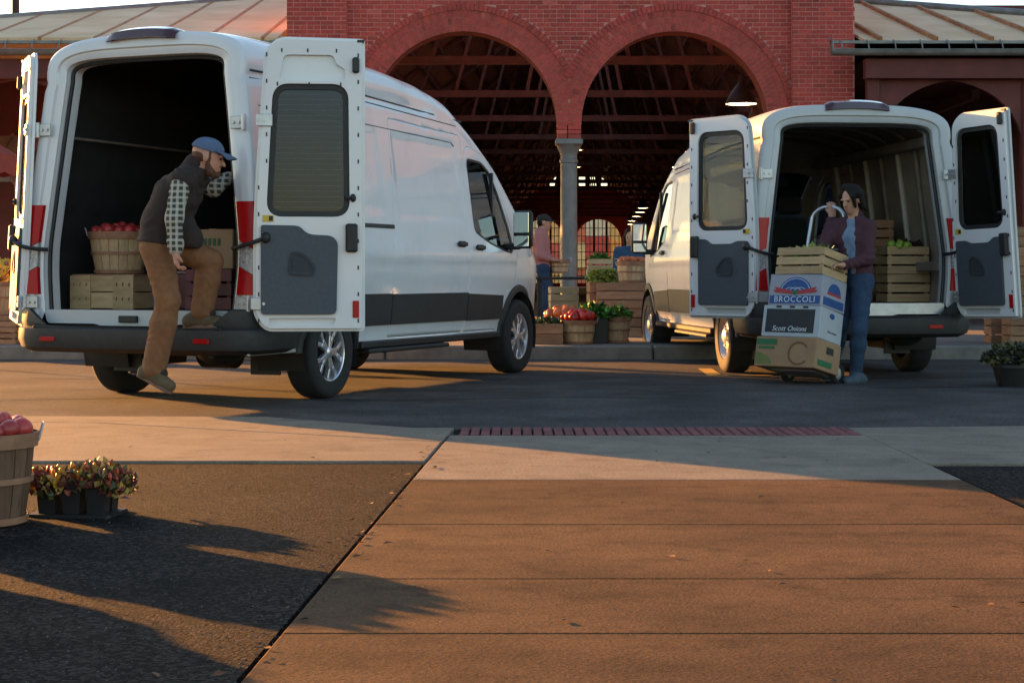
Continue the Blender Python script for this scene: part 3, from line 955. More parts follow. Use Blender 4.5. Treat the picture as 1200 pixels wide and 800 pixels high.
WB = 3.75
def make_van(loc, rz, zroof, paint, label, liner, open_r, open_l, alloy, part_wall):
    root = empty('delivery_van', (*loc, 0), rz)
    tag(root, label, 'van', 'delivery vans with open rear doors')
    hi = zroof > 2.6
    if hi:
        ZC = smooth_keys([-1.3, -.9, 0, 1.2, 1.9, 2.35, 2.8, 3.3, 4.18, 4.40, 4.62, 4.74, 4.8],
                         [zroof - .04, zroof - .005, zroof, zroof - .01, zroof - .06, zroof - .16, zroof - .40, 2.02, 1.31, 1.21, 1.02, .75, .5], .06)
    else:
        ZC = smooth_keys([-1.3, -.9, 0, 1.2, 2.1, 2.5, 2.9, 3.35, 4.18, 4.40, 4.62, 4.74, 4.8],
                         [zroof - .04, zroof - .005, zroof, zroof - .01, zroof - .05, zroof - .13, zroof - .31, 1.97, 1.31, 1.21, 1.02, .75, .5], .06)
    DROP = smooth_keys([-1.3, 2.0, 2.8, 4.2, 4.5, 4.9], [.30, .30, .22, .16, .14, .1], .1)
    PLAN = smooth_keys([-1.3, -1.1, -.7, 3.2, 4.0, 4.5, 4.9], [.985, .99, 1, 1, .95, .85, .62], .08)
    Z0 = smooth_keys([-1.3, 4.1, 4.4, 4.9], [.37, .37, .27, .27], .06)
    zd = zroof - .37
    def surf(y, z):
        x = WZ(z) * PLAN(y)
        x = x - .010 * rbox(y, z, -.98, .90, 1.42, 2.14 if hi else 2.0, .035)
        x = x - .010 * rbox(y, z, 1.14, 2.42, 1.40, 2.13 if hi else 2.0, .035)
        x = x - .014 * (sstep(zd - .03, zd - .01, z) * (1 - sstep(zd + .02, zd + .05, z))) * (1 - sstep(2.4, 2.75, y))
        x = x - .012 * (1 - sstep(.49, .54, z))
        x = x + .008 * rbox(y, z, -.9, 3.7, 1.02, 1.20, .07)
        return x
    def rake(y, z): return y + .10 * np.clip((z - .7) / 2.0, 0, 1) * (1 - sstep(-1.12, -.55, y))
    ys = list(np.linspace(-1.12, 4.74, 170))
    NS, NA = 64, 22
    def half(y):
        zc, dr = float(ZC(y)), float(DROP(y))
        ze = zc - dr; z0 = float(Z0(y))
        pts = []
        for i in range(NS):
            z = z0 + (ze - z0) * i / NS
            pts.append((float(surf(y, z)), z))
        xe = float(surf(y, ze))
        p = .62
        for i in range(NA + 1):
            t = math.pi / 2 * i / NA
            pts.append((xe * math.cos(t) ** p if i < NA else 0.0, ze + dr * math.sin(t) ** p))
        return pts
    bm = bmesh.new()
    rows_ = []
    for y in ys:
        h = half(y)
        full = h + [(-x, z) for (x, z) in h[-2::-1]]
        rows_.append([bm.verts.new((x, float(rake(y, z)), z)) for (x, z) in full])
    for j in range(len(rows_) - 1):
        for i in range(len(rows_[0]) - 1):
            bm.faces.new((rows_[j][i], rows_[j + 1][i], rows_[j + 1][i + 1], rows_[j][i + 1]))
    bm.faces.new(rows_[-1][::-1])
    bmesh.ops.recalc_face_normals(bm, faces=bm.faces)
    if bm.faces[len(bm.faces) // 4].normal.dot(bm.faces[len(bm.faces) // 4].calc_center_median() - Vector((0, 1.5, 1.2))) < 0:
        for f in bm.faces: f.normal_flip()
    both = lambda q: abs(q.x) > .55
    right = lambda q: q.x > .55
    left = lambda q: q.x < -.55
    # wheel arches
    for cy in (0.0, WB):
        pl = [(cy + .415 * math.cos(a), .37 + .415 * math.sin(a)) for a in np.linspace(0, math.pi, 20)] + [(cy - .415, .2), (cy + .415, .2)]
        cut(bm, pl, both)
        bmesh.ops.delete(bm, geom=inside(bm, pl, both), context='FACES')
    # cab windows
    win = rpoly([(2.66, 1.345), (2.645, 1.98), (2.96, 1.965), (3.13, 1.88), (3.29, 1.68), (3.45, 1.42), (3.555, 1.20), (3.50, 1.165), (3.33, 1.18), (2.98, 1.245)], [.06, .05, .04, .04, .05, .05, .03, .03, .05, .06], 3)
    winb = inset(win, -.022)
    for w_ in (winb, win): cut(bm, w_, both)
    for sd, cond in ((1, right), (-1, left)):
        vs, fs = split_out(bm, inside(bm, win, cond))
        b = MB(); b.add([(v.x - sd * .012, v.y, v.z) for v in vs], fs); b.build('cab_window', M_glass, root, smooth=True, norm=False)
        vs, fs = split_out(bm, inside(bm, winb, cond))
        b = MB(); b.add([(v.x - sd * .003, v.y, v.z) for v in vs], fs); b.build('window_seal', M_black, root, smooth=True, norm=False)
        b = MB(); b.box((sd * (WZ(1.6) - .012), 3.12, 1.56), (.03, .028, .66), Matrix.Rotation(R(0), 4, 'X')); b.build('window_divider', M_black, root)
    # doors
    D = rpoly([(2.482, .43), (2.484, 1.2), (2.54, 1.7), (2.565, 2.03), (2.66, 2.12), (2.92, 2.075), (3.12, 1.985), (3.47, 1.55), (3.66, 1.2), (3.63, .84), (3.36, .78), (3.27, .43)], [.05, .3, .3, .1, .06, .1, .12, .3, .1, .1, .08, .03], 3)
    SL = rpoly([(.975, .43), (2.465, .43), (2.467, 1.2), (2.523, 1.7), (2.545, 2.2), (1.11, 2.24), (1.10, 1.8), (1.0, 1.3)], [.04, .04, .3, .3, .05, .05, .3, .3], 3)
    if not hi: SL = [(y, min(z, 2.06)) for (y, z) in SL]
    jobs = [(D, right, 'front_door', 1), (D, left, 'front_door', -1), (SL, right, 'sliding_door', 1)]
    for poly, cond, nm, sd in jobs:
        inn = inset(poly, .0055)
        cut(bm, poly, cond); cut(bm, inn, cond)
        vs, fs = split_out(bm, inside(bm, inn, cond))
        b = MB(); b.add(vs, fs)
        o = b.build(nm, [paint, liner], root, smooth=True, angle=35, norm=False)
        s = o.modifiers.new('sheet', 'SOLIDIFY'); s.thickness = .03; s.offset = -1; s.material_offset = 1
        door = o
        vs, fs = split_out(bm, inside(bm, poly, cond))
        b = MB(); b.add([(v.x - sd * .012, v.y, v.z) for v in vs], fs); b.build('door_seal', M_black, root, norm=False)
        # handle
        hy, hz = (2.70, 1.19) if nm == 'front_door' else (2.31, 1.215)
        xs = float(surf(hy, hz))
        hb = MB(); hb.box((sd * (xs + .022), hy, hz), (.03, .17, .036), bev=.008)
        hb.box((sd * (xs + .006), hy + .02, hz), (.016, .13, .055), bev=.006); hb.build('door_handle', M_black, door)
    # windscreen
    ws = [f for f in bm.faces if 3.0 < f.calc_center_median().y < 4.2 and abs(f.calc_center_median().x) < .80 and f.calc_center_median().z > ZC(f.calc_center_median().y) - .12]
    vs, fs = split_out(bm, ws)
    b = MB(); b.add(vs, fs); b.build('windscreen', M_glass, root, smooth=True, norm=False)
    me = bpy.data.meshes.new('body')
    bm.to_mesh(me); bm.free()
    me.materials.append(paint); me.materials.append(liner)
    me.polygons.foreach_set('use_smooth', [True] * len(me.polygons))
    me.set_sharp_from_angle(angle=R(35))
    body = obj('body', me, root)
    s = body.modifiers.new('sheet', 'SOLIDIFY'); s.thickness = .035; s.offset = -1; s.material_offset = 1

    # ---- conforming patches
    def patch(name, y0, y1, z0f, z1f, off, m, sd, parent=root, ny=None, nz=5, edge=.012):
        ny = ny or max(2, int(abs(y1 - y0) / .06))
        rows2 = []
        for j in range(-1, nz + 2):
            r_ = []
            for i in range(-1, ny + 2):
                y = y0 + (y1 - y0) * min(max(i, 0), ny) / ny
                z0_, z1_ = (z0f(y) if callable(z0f) else z0f), (z1f(y) if callable(z1f) else z1f)
                z = z0_ + (z1_ - z0_) * min(max(j, 0), nz) / nz
                brd = i in (-1, ny + 1) or j in (-1, nz + 1)
                x = float(surf(y, z)) + (off if not brd else -.01)
                r_.append(Vector((sd * x, float(rake(y, z)), z)))
            rows2.append(r_)
        q = MB(); q.grid(rows2)
        return q.build(name, m, parent, smooth=True, angle=50)
    for sd in (1, -1):
        patch('side_cladding', .46, .965, .535, .79, .014, M_clad, sd)
        patch('side_cladding', .985, 2.472, .535, .785, .014, M_clad, sd)
        patch('side_cladding', 2.492, 3.30, .53, lambda y: .775 - .03 * (y - 2.5), .014, M_clad, sd)
        patch('side_cladding', -1.02, -.46, .40, .80, .016, M_clad, sd)
        # arch flares
        for cy in (0, WB):
            q = MB(); rr = []
            for a in np.linspace(-.02, math.pi + .02, 26):
                row = []
                for (r_, off) in ((.408, -.04), (.41, .022), (.44, .026), (.475, .016), (.482, -.006)):
                    y, z = cy + r_ * math.cos(a), .37 + r_ * math.sin(a)
                    row.append(Vector((sd * (float(surf(y, max(z, .4))) + off), y, z)))
                rr.append(row)
            q.grid(rr); q.build('wheel_arch', M_clad, root, smooth=True, angle=60)
            q = MB()
            q.grid([[Vector((sd * x_, cy + .42 * math.cos(a), .37 + .42 * math.sin(a))) for a in np.linspace(-.35, math.pi + .35, 20)] for x_ in (.99, .58)])
            q.add([(sd * .58, cy + .42 * math.cos(a), .37 + .42 * math.sin(a)) for a in np.linspace(-.35, math.pi + .35, 20)], [tuple(range(20))])
            q.build('wheel_well', M_black, root, smooth=True)
        # slide rail, roof joint lines, sill step
        if sd > 0:
            patch('slide_rail', -.95, 1.03, 1.318, 1.352, .004, M_clad, sd, nz=2)
        ztop = (lambda y: zd + .045 - .035 * max(0, y - .4))
        for k, (dz, yy1) in enumerate(((0.0, 2.62), (-.055, 2.55))):
            q = MB()
            pts = []
            for y in np.linspace(-1.05, yy1, 44):
                z = ztop(y) + dz
                pts.append((sd * (float(surf(y, z)) - .001), float(rake(y, z)), z))
            q.tube(pts, .0055 if k else .009, n=5); q.build('roof_joint', M_trim2, root, smooth=True)
        if hi:
            q = MB(); pts = []
            for y in np.linspace(-.98, 2.34, 40):
                z = 2.155 - .02 * max(0, y - .6); pts.append((sd * (float(surf(y, z)) - .002), float(rake(y, z)), z))
            pts += [(sd * float(surf(2.40, 2.09)), 2.40, 2.09)]
            q.tube(pts, .005, n=5); q.build('panel_joint', M_trim2, root, smooth=True)
        q = MB(); q.box((sd * .955, 1.86, .385), (.10, 2.75, .06), bev=.012); q.build('running_board', M_black, root)
        q = MB(); q.box((sd * .955, 1.3, .335), (.16, 1.5, .035), bev=.01); q.build('step', M_black, root)
        # mirror on an arm
        mroot = MB(); mroot.box((sd * 1.05, 3.44, 1.21), (.16, .06, .06), bev=.015); 
        arm = mroot.build('mirror_arm', M_black, root)
        q = MB(); q.box((sd * 1.16, 3.43, 1.37), (.185, .10, .36), bev=.03); q.build('mirror_housing', M_black, arm, smooth=True)
        q = MB(); q.box((sd * 1.16, 3.376, 1.435), (.15, .006, .19), bev=.002); q.build('mirror_glass', M_mirror, arm, rot=None)
        q = MB(); q.box((sd * 1.16, 3.376, 1.26), (.15, .006, .10), bev=.002); q.build('mirror_glass', M_mirror, arm)
        # headlight
        q = MB(); q.ell((sd * .70, 4.42, .98), (.13, .22, .12)); q.build('headlight', M_lensclear, root, smooth=True)
    q = MB(); q.box((0, 4.70, .60), (1.25, .14, .5), bev=.05); q.build('front_bumper', M_clad, root)
    q = MB(); q.box((0, 4.72, .90), (.9, .06, .2), bev=.02); q.build('grille', M_black, root)

    # ---- rear frame ring round the opening
    zc_r = float(ZC(-1.1))
    hout = half(-1.12)
    NT = len(hout)
    zt = zc_r - .165; dro = .16
    def opening(grow=0.0, zb=.665):
        pts = []
        ze = zt - dro
        for i in range(NS):
            z = zb + (ze - zb) * i / NS
            pts.append((float(WZ(z)) - .185 + grow, z))
        xe = float(WZ(ze)) - .185 + grow
        for i in range(NA + 1):
            t = math.pi / 2 * i / NA
            pts.append((xe * math.cos(t) ** .42 if i < NA else 0.0, ze + (dro + grow) * math.sin(t) ** .42))
        return pts
    op = opening(); op2 = opening(-.025, .665)
    def ring(a, t, yo):   # between outer outline and opening
        r_ = []
        for (p, q) in zip(hout, a):
            x, z = p[0] + (q[0] - p[0]) * t, p[1] + (q[1] - p[1]) * t
            r_.append(Vector((x, float(rake(-1.12, z)) + yo, z)))
        return r_ + [Vector((-v.x, v.y, v.z)) for v in r_[-2::-1]]
    b = MB(); b.grid([ring(op, 0, 0), ring(op, .10, -.018), ring(op, .22, -.026), ring(op, .60, -.022), ring(op, .66, -.004), ring(op, .94, 0.0), ring(op, 1.0, .006), ring(op, 1.0, .05), ring(op2, 1.0, .075), ring(op2, 1.0, .16)])
    b.build('rear_frame', paint, root, smooth=True, angle=50)
    b = MB(); path_ = ring(op2, .995, .055); b.tube(path_, .016, n=7); b.build('door_seal', M_black, root, smooth=True)
    # fixed inner pillar liner
    # ---- tail lamps on the rear corners
    for sd in (1, -1):
        lamp_root = None
        segs = [('tail_lamp', 1.13, 1.46, M_lensred), ('tail_lamp_clear', .95, 1.125, M_lensclear), ('tail_lamp_red', .80, .945, M_lensred)]
        for nm, za, zb_, m in segs:
            rr = []
            for j in range(7):
                v = j / 6
                row = []
                for i in range(9):
                    u = i / 8
                    slant = (.11 * (u - .5)) if nm != 'tail_lamp' or j == 0 else .0
                    z = za + (zb_ - za) * v + (slant if 0 < j < 6 or (nm == 'tail_lamp_clear') or (nm == 'tail_lamp' and j == 0) or (nm == 'tail_lamp_red' and j == 6) else 0)
                    xo = float(WZ(z)) * .99
                    if u < .3:      # wraps the side
                        y = -.98 - (u / .3) * .12; x = float(surf(y, z)) + .008
                    else:
                        t = (u - .3) / .7
                        x = xo + .008 - t * .155; y = -1.12 + float(rake(-1.12, z) + 1.12) - .03 - .012 * math.sin(t * math.pi)
                    row.append(Vector((sd * x, float(y), z)))
                rr.append(row)
            # close edges
            q = MB(); q.grid(rr)
            edge_in = [[r_[-1] for r_ in rr], [Vector((r_[-1].x - sd * .006, r_[-1].y + .04, r_[-1].z)) for r_ in rr]]
            q.grid(edge_in)
            q.grid([rr[-1], [Vector((v.x, v.y + .03, v.z)) for v in rr[-1]]]); q.grid([rr[0], [Vector((v.x, v.y + .03, v.z)) for v in rr[0]]])
            q.build(nm, m, root, smooth=True, angle=50)
    # high-level brake lamp
    q = MB(); rr = []
    for i in range(13):
        u = -1 + i / 6
        x = .30 * u; c = math.sqrt(max(0, 1 - abs(u) ** 4))
        zb_ = float(ZC(-1.0)) + .004 - .02 * u * u
        rr.append([Vector((x, -1.075, zb_ - .055)), Vector((x, -1.075 - .015 * c, zb_ - .05)), Vector((x, -1.06 - .02 * c, zb_ - .01 + .02 * c)), Vector((x, -1.0, zb_ + .012 + .022 * c)), Vector((x, -.86, zb_ + .008))])
    q.grid(rr); q.build('brake_lamp', M_lensdark, root, smooth=True, angle=60)
    # ---- bumper, sill plate, floor
    plan = [(1.0, -.62), (1.015, -.9), (1.0, -1.08), (.95, -1.17), (.86, -1.215), (.70, -1.235), (.35, -1.25), (0, -1.255)]
    plan = plan + [(-x, y) for (x, y) in plan[-2::-1]]
    prof = [(.0, .70), (.022, .69), (.028, .60), (.018, .565), (.048, .55), (.052, .47), (.03, .41), (-.05, .375), (-.2, .37)]
    rr = []
    for i, (x, y) in enumerate(plan):
        a = Vector(plan[max(i - 1, 0)]); c = Vector(plan[min(i + 1, len(plan) - 1)])
        d = (c - a).normalized(); nn = Vector((d.y, -d.x)) * (1 if i >= 0 else 1)
        if nn.dot(Vector((x, y + .3))) < 0: nn = -nn
        rr.append([Vector((x + nn.x * o_, y + nn.y * o_, z if abs(x) > .80 else min(z, .575))) for (o_, z) in prof])
    q = MB(); q.grid(rr); bo = q.build('rear_bumper', M_clad, root, smooth=True, angle=40)
    q = MB(); q.box((0, -1.2, .562), (1.62, .14, .02), bev=.006); q.build('bumper_step', M_black, bo)
    for sd in (1, -1):
        q = MB(); q.box((sd * .66, -1.292, .475), (.13, .012, .034), bev=.004); q.build('reflector', M_lensred, bo)
    q = MB(); q.plate(rpoly([(-.78, .585), (-.35, .585), (-.28, .565), (.28, .565), (.35, .585), (.78, .585), (.80, .685), (-.80, .685)], .03, 3), (), 0, .09, lambda u, v, t: Vector((u, -1.14 + t, v)))
    sp = q.build('sill_plate', M_silver if hi else M_steel, root, bev=.006)
    q = MB(); q.box((-.05, -1.15, .62), (.16, .03, .05), bev=.006); q.build('latch', M_black, sp)
    q = MB(); q.box((0, .95, .655), (1.66, 4.12, .05)); q.build('cargo_floor', M_dark, root)
    q = MB(); q.box((0, 1.7, .52), (1.66, 5.2, .2)); q.build('chassis', M_black, root)
    q = MB(); q.cyl((-.9, 0, .36), (.9, 0, .36), .06); q.cyl((-.14, 0, .36), (.14, 0, .36), .15); q.build('axle', M_black, root)
    q = MB(); q.ell((.52, -.82, .40), (.2, .17, .12)); q.cyl((.62, -1.1, .38), (.62, .2, .38), .035); q.build('muffler', M_black, root, smooth=True)
    for sd in (1, -1):
        q = MB(); q.box((sd * .62, -.35, .32), (.26, .02, .26), bev=.005); q.build('mud_flap', M_black, root)
    # ---- hinges and straps
    for sd in (1, -1):
        for z in (.76 - .02, 2.02 if hi else 1.86):
            x = .965 if z < 1 else float(WZ(z)) * .99 - .02
            q = MB(); q.box((sd * (x - .055), -1.155 + (.06 if z > 1 else 0), z), (.115, .018, .09), bev=.004)
            q.cyl((sd * x, -1.165 + (.06 if z > 1 else 0), z - .055), (sd * x, -1.165 + (.06 if z > 1 else 0), z + .055), .017, n=10)
            for k in range(2):
                q.cyl((sd * (x - .04 - k * .045), -1.15 + (.06 if z > 1 else 0), z), (sd * (x - .04 - k * .045), -1.175 + (.06 if z > 1 else 0), z), .012, n=8)
            q.build('hinge', M_steel, root)
    # ---- rear doors
    ztp = zroof - .12
    W_ = .80
    for sd, ang in ((1, open_r), (-1, open_l)):
        s_ = -1 if sd > 0 else 1
        HX = (.985 if sd > 0 else .955) if hi else .925
        fn = lambda u, v, t: Vector((u, s_ * t, v))
        out = rpoly([(.02, .66), (.10, .545), (W_, .545), (W_, ztp - .01), (.20, ztp), (.10, ztp - .09), (.02, 1.4)], [.05, .06, .03, .03, .10, .08, .5], 5)
        wz0, wz1 = 1.375, ztp - (.36 if hi else .17)
        win_ = rpoly([(.14, wz0), (.665, wz0), (.655, wz1), (.185, wz1)], .085, 6)
        win2 = inset(win_, -.028)
        q = MB(); q.plate(out, [win_], 0, .022, fn)
        a = math.pi + R(ang) if sd > 0 else -R(ang)
        dr = q.build('rear_door', paint, root, bev=.006, loc=(sd * HX, -1.165, 0), rot=(0, 0, a))
        if (hi and sd < 0) or (not hi and sd > 0):      # doors that swing wide lean with the pillar
            dr.rotation_euler = (Matrix.Rotation(R(-3.6 * sd), 4, 'Y') @ Matrix.Rotation(a, 4, 'Z')).to_euler()
            dr.location.x += sd * .03
        # inner frame, with pressed recesses
        inn = inset(out, .022)
        rec = []
        if hi:
            rec.append(rpoly([(.20, ztp - .31), (.66, ztp - .31), (.66, ztp - .22), (.60, ztp - .20), (.58, ztp - .13), (.235, ztp - .13)], .04, 4))
        rec.append(rpoly([(.13, .585), (.58, .585), (.60, .64), (.13, .64)], .02, 3))
        q = MB(); q.plate(inn, [win2] + rec, .020, .055, fn)
        q.build('inner_frame', M_door_in, dr, bev=.009)
        q = MB(); q.plate(win2, [inset(win_, .012)], .018, .034, fn); q.build('window_seal', M_black, dr, bev=.004)
        q = MB(); q.plate(inset(win_, .008), (), .010, .015, fn); gl = q.build('window', M_glass2 if hi else M_glass3, dr)
        if hi:
            q = MB()
            for k in range(22):
                z = wz0 + .04 + (wz1 - wz0 - .08) * k / 21
                q.box(fn(.405, z, .016), (.46, .001, .0014))
            o = q.build('heater_wire', M_brownint, dr); o['kind'] = 'stuff'
        tr = rpoly([(.075, .665), (.60, .665), (.61, 1.17), (.57, 1.215), (.40, 1.225), (.34, 1.285), (.075, 1.29)], [.03, .04, .03, .03, .05, .03, .02], 4)
        if not hi: tr = rpoly([(.10, .665), (.66, .665), (.665, 1.27), (.58, 1.27), (.52, 1.225), (.28, 1.225), (.22, 1.25), (.10, 1.25)], .03, 4)
        q = MB(); q.plate(tr, (), .05, .078, fn); q.build('trim_panel', M_trim, dr, bev=.008)
        sp2 = rpoly([(.26, .94), (.44, .93), (.46, 1.0), (.37, 1.10), (.28, 1.11)], .04, 4)
        q = MB(); q.plate(sp2, [inset(sp2, .018)], .076, .088, fn); q.plate(inset(sp2, .024), (), .076, .080, fn); q.build('speaker_grille', M_trim2, dr, bev=.003)
        q = MB(); q.box(fn(.705, 1.20, .075), (.085, .05, .20), bev=.012); q.build('latch', M_black, dr)
        q = MB(); q.box(fn(.735, ztp - .20 if hi else ztp - .10, .07), (.05, .04, .11), bev=.012); q.build('upper_latch', M_clad, dr)
        q = MB(); q.box(fn(.735, .70, .058), (.045, .012, .12), bev=.003); q.build('reflector', M_lensred, dr)
        q = MB(); q.box(fn(.125, 1.335, .057), (.075, .006, .045)); q.build('warning_label', M_yellow, dr)
        q = MB(); q.box(fn(.145, 1.335, .061), (.026, .006, .032)); q.build('label_mark', M_black, dr)
        q = MB(); q.cyl(fn(.715, 1.48, .05), fn(.66, 1.48, .085), .013, n=8); q.ell(fn(.715, 1.48, .06), (.022, .022, .03)); q.build('window_catch', M_black, dr)
        q = MB()
        for k in range(11):
            z = .62 + k * (ztp - .75) / 10
            for u in (.752, .06 if z < 1.6 else .115):
                q.box(fn(u, z, .056), (.010, .004, .028))
        if hi:
            for (u, z) in ((.22, ztp - .10), (.40, ztp - .10), (.60, ztp - .10), (.19, ztp - .335), (.41, ztp - .335), (.63, ztp - .335)):
                q.box(fn(u, z, .056), (.010, .004, .026))
        o = q.build('fastener', M_black, dr); o['kind'] = 'stuff'
        q = MB(); q.box(fn(.77, ztp - .03, .05), (.05, .02, .018)); q.build('striker', M_black, dr)
        q = MB()
        for z in (.74, 2.02 if hi else 1.86):
            q.box(fn(.06 if z < 1 else .10, z, .062), (.11, .016, .085), bev=.004)
            for k in range(2): q.cyl(fn(.05 + k * .045, z, .06), fn(.05 + k * .045, z, .08), .011, n=8)
        o = q.build('hinge_leaf', M_steel, dr); o['kind'] = 'stuff'
        # check strap
        c0 = Vector((sd * .80, -1.10, 1.13)); c1 = Vector((sd * HX + .11 * math.cos(a), -1.165 + .11 * math.sin(a), 1.20))
        off = Vector((math.cos(a), math.sin(a), 0)).cross(Vector((0, 0, 1))) * (-.08 if sd < 0 else .08)
        c1 = c1 + (off if off.y < 0 else -off) * 1.0
        mid = (c0 + c1) / 2 + Vector((sd * .02, -.13, -.03))
        pts = [c0 * (1 - t) ** 2 + mid * 2 * t * (1 - t) + c1 * t * t for t in np.linspace(0, 1, 10)]
        q = MB(); q.tube(pts, .015, n=7); q.ell(c1, (.035, .035, .04)); q.build('check_strap', M_black, root, smooth=True)
    # ---- wheels
    for cy in (0, WB):
        for sd in (1, -1):
            wr = empty('wheel', (sd * .885, cy, .352), parent=root)
            wr.rotation_euler = (Matrix.Rotation(R(90) * sd, 4, 'Y') @ Matrix.Rotation(.3 + cy, 4, 'Z')).to_euler()
            q = MB(); q.lathe([(.215, -.09), (.225, -.108), (.30, -.118), (.335, -.108), (.350, -.085), (.354, -.03), (.354, .03), (.350, .085), (.335, .108), (.30, .118), (.225, .108), (.215, .09)], n=48)
            for k in (-.055, -.018, .018, .055):
                pass
            q.build('tyre', M_rubber, wr, smooth=True, angle=50)
            if alloy:
                q = MB(); q.lathe([(.218, -.09), (.205, -.02), (.205, .06), (.212, .095), (.222, .10), (.222, .09), (.21, .085)], n=40); q.build('rim', M_alloy, wr, smooth=True, angle=50)
                q = MB(); q.lathe([(0, .02), (.20, .02)], n=32); q.build('brake_disc', M_black, wr, norm=False)
                q = MB()
                for k in range(5):
                    for e in (-1, 1):
                        a0 = 2 * math.pi * k / 5 + e * .06; a1 = 2 * math.pi * k / 5 + e * .30
                        p0 = Vector((.04 * math.cos(a0), .04 * math.sin(a0), .088)); p1 = Vector((.128 * math.cos(a0 + e * .1), .128 * math.sin(a0 + e * .1), .086)); p2 = Vector((.208 * math.cos(a1), .208 * math.sin(a1), .082))
                        for (s0, s1, w0, w1) in ((p0, p1, .019, .016), (p1, p2, .016, .02)):
                            dd = (s1 - s0).normalized(); nn = Vector((-dd.y, dd.x, 0))
                            q.add([s0 - nn * w0, s0 + nn * w0, s1 + nn * w1, s1 - nn * w1, s0 - nn * w0 - Vector((0, 0, .04)), s0 + nn * w0 - Vector((0, 0, .04)), s1 + nn * w1 - Vector((0, 0, .04)), s1 - nn * w1 - Vector((0, 0, .04))],
                                  [(0, 1, 2, 3), (4, 7, 6, 5), (0, 4, 5, 1), (1, 5, 6, 2), (2, 6, 7, 3), (3, 7, 4, 0)])
                q.build('spokes', M_alloy, wr, bev=.006)
                q = MB(); q.lathe([(0, .10), (.03, .098), (.045, .09), (.05, .07)], n=20); q.build('centre_cap', M_alloy, wr, smooth=True)
            else:
                q = MB(); q.lathe([(.22, .10), (.212, .092), (.205, .05), (.19, .035), (.15, .06), (.12, .075), (.075, .075), (.07, .10), (.045, .112), (0, .115)], n=40); q.build('rim', M_steel, wr, smooth=True, angle=45)
                q = MB()
                for k in range(10):
                    a = 2 * math.pi * k / 10; q.cyl((.165 * math.cos(a), .165 * math.sin(a), .052), (.165 * math.cos(a), .165 * math.sin(a), .058), .018, n=10)
                o = q.build('rim_hole', M_black, wr); o['kind'] = 'stuff'
                q = MB()
                for k in range(5):
                    a = 2 * math.pi * k / 5; q.cyl((.095 * math.cos(a), .095 * math.sin(a), .07), (.095 * math.cos(a), .095 * math.sin(a), .092), .012, n=6)
                o = q.build('wheel_nuts', M_steel, wr); o['kind'] = 'stuff'
    # ---- inside
    if part_wall:
        hb_ = [(x - .05, z - .05) for (x, z) in half(2.32) if z > .7 and x > .02]
        q = MB(); q.plate([(.9, .68)] + hb_ + [(-x, z) for (x, z) in hb_[::-1]] + [(-.9, .68)], (), 2.30, 2.34, lambda u, v, t: Vector((u, t, v))); q.build('bulkhead', M_dark, root)
        q = MB(); q.tube([(-.80, -.9, 1.98), (-.80, 2.3, 1.98)], .012, n=5); q.build('tie_rail', M_brownint, root)
    else:
        for sd in (1, -1):
            for k in range(7):
                y = -.75 + k * .5
                q = MB()
                pts = [(sd * (float(WZ(z)) - .07), y, z) for z in np.linspace(1.0, zroof - .38, 10)]
                q.tube(pts, .028, n=6); q.build('body_rib', M_brownint if k % 2 else mat('pale_rib', (.55, .52, .47), .5, .2, 5), root, smooth=True)
            q = MB(); q.box((sd * .85, .9, 1.02), (.05, 3.6, .09), bev=.01); q.build('waist_rail', M_brownint, root)
            q = MB(); q.box((sd * .78, .9, zroof - .33), (.14, 3.8, .10), bev=.02); q.build('cant_rail', M_brownint, root)
        for k in range(6):
            y = -.7 + k * .55
            q = MB(); q.tube([(.78 * math.cos(a), y, zroof - .30 + .21 * math.sin(a)) for a in np.linspace(0, math.pi, 14)], .022, n=6); q.build('roof_bow', M_brownint, root, smooth=True)
    for (sx, wd) in ((-.45, .5), (.45, .5)):
        st = MB(); st.box((sx, 2.78, 1.28), (wd, .14, .70), Matrix.Rotation(R(-10), 4, 'X'), bev=.05)
        st.box((sx, 3.05, .95), (wd, .52, .16), bev=.05); se = st.build('seat', mat('teal_grey_seat', (.03, .05, .055), .8, .2, 20), root, smooth=True)
        q = MB(); q.box((sx, 2.73, 1.73), (.27, .10, .20), bev=.035); q.build('headrest', M_trim2, se, smooth=True)
    q = MB(); q.box((0, 3.95, 1.0), (1.6, .5, .3), bev=.06); q.build('dashboard', M_trim2, root)
    q = MB(); q.tube([(-.45 + .19 * math.cos(a), 3.62 + .07 * math.sin(a), 1.16 + .17 * math.sin(a)) for a in np.linspace(0, 2 * math.pi, 20, endpoint=False)], .015, n=6, closed=True); q.build('steering_wheel', M_black, root, smooth=True)
    return root

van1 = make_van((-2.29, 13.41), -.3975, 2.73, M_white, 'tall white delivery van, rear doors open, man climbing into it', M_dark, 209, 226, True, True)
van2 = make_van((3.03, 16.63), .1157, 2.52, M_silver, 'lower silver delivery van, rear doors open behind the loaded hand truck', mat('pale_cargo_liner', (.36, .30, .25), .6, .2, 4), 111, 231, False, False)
def VW(van, x, y, z):
    return Matrix.Translation(van.location) @ Matrix.Rotation(van.rotation_euler.z, 4, 'Z') @ Vector((x, y, z))
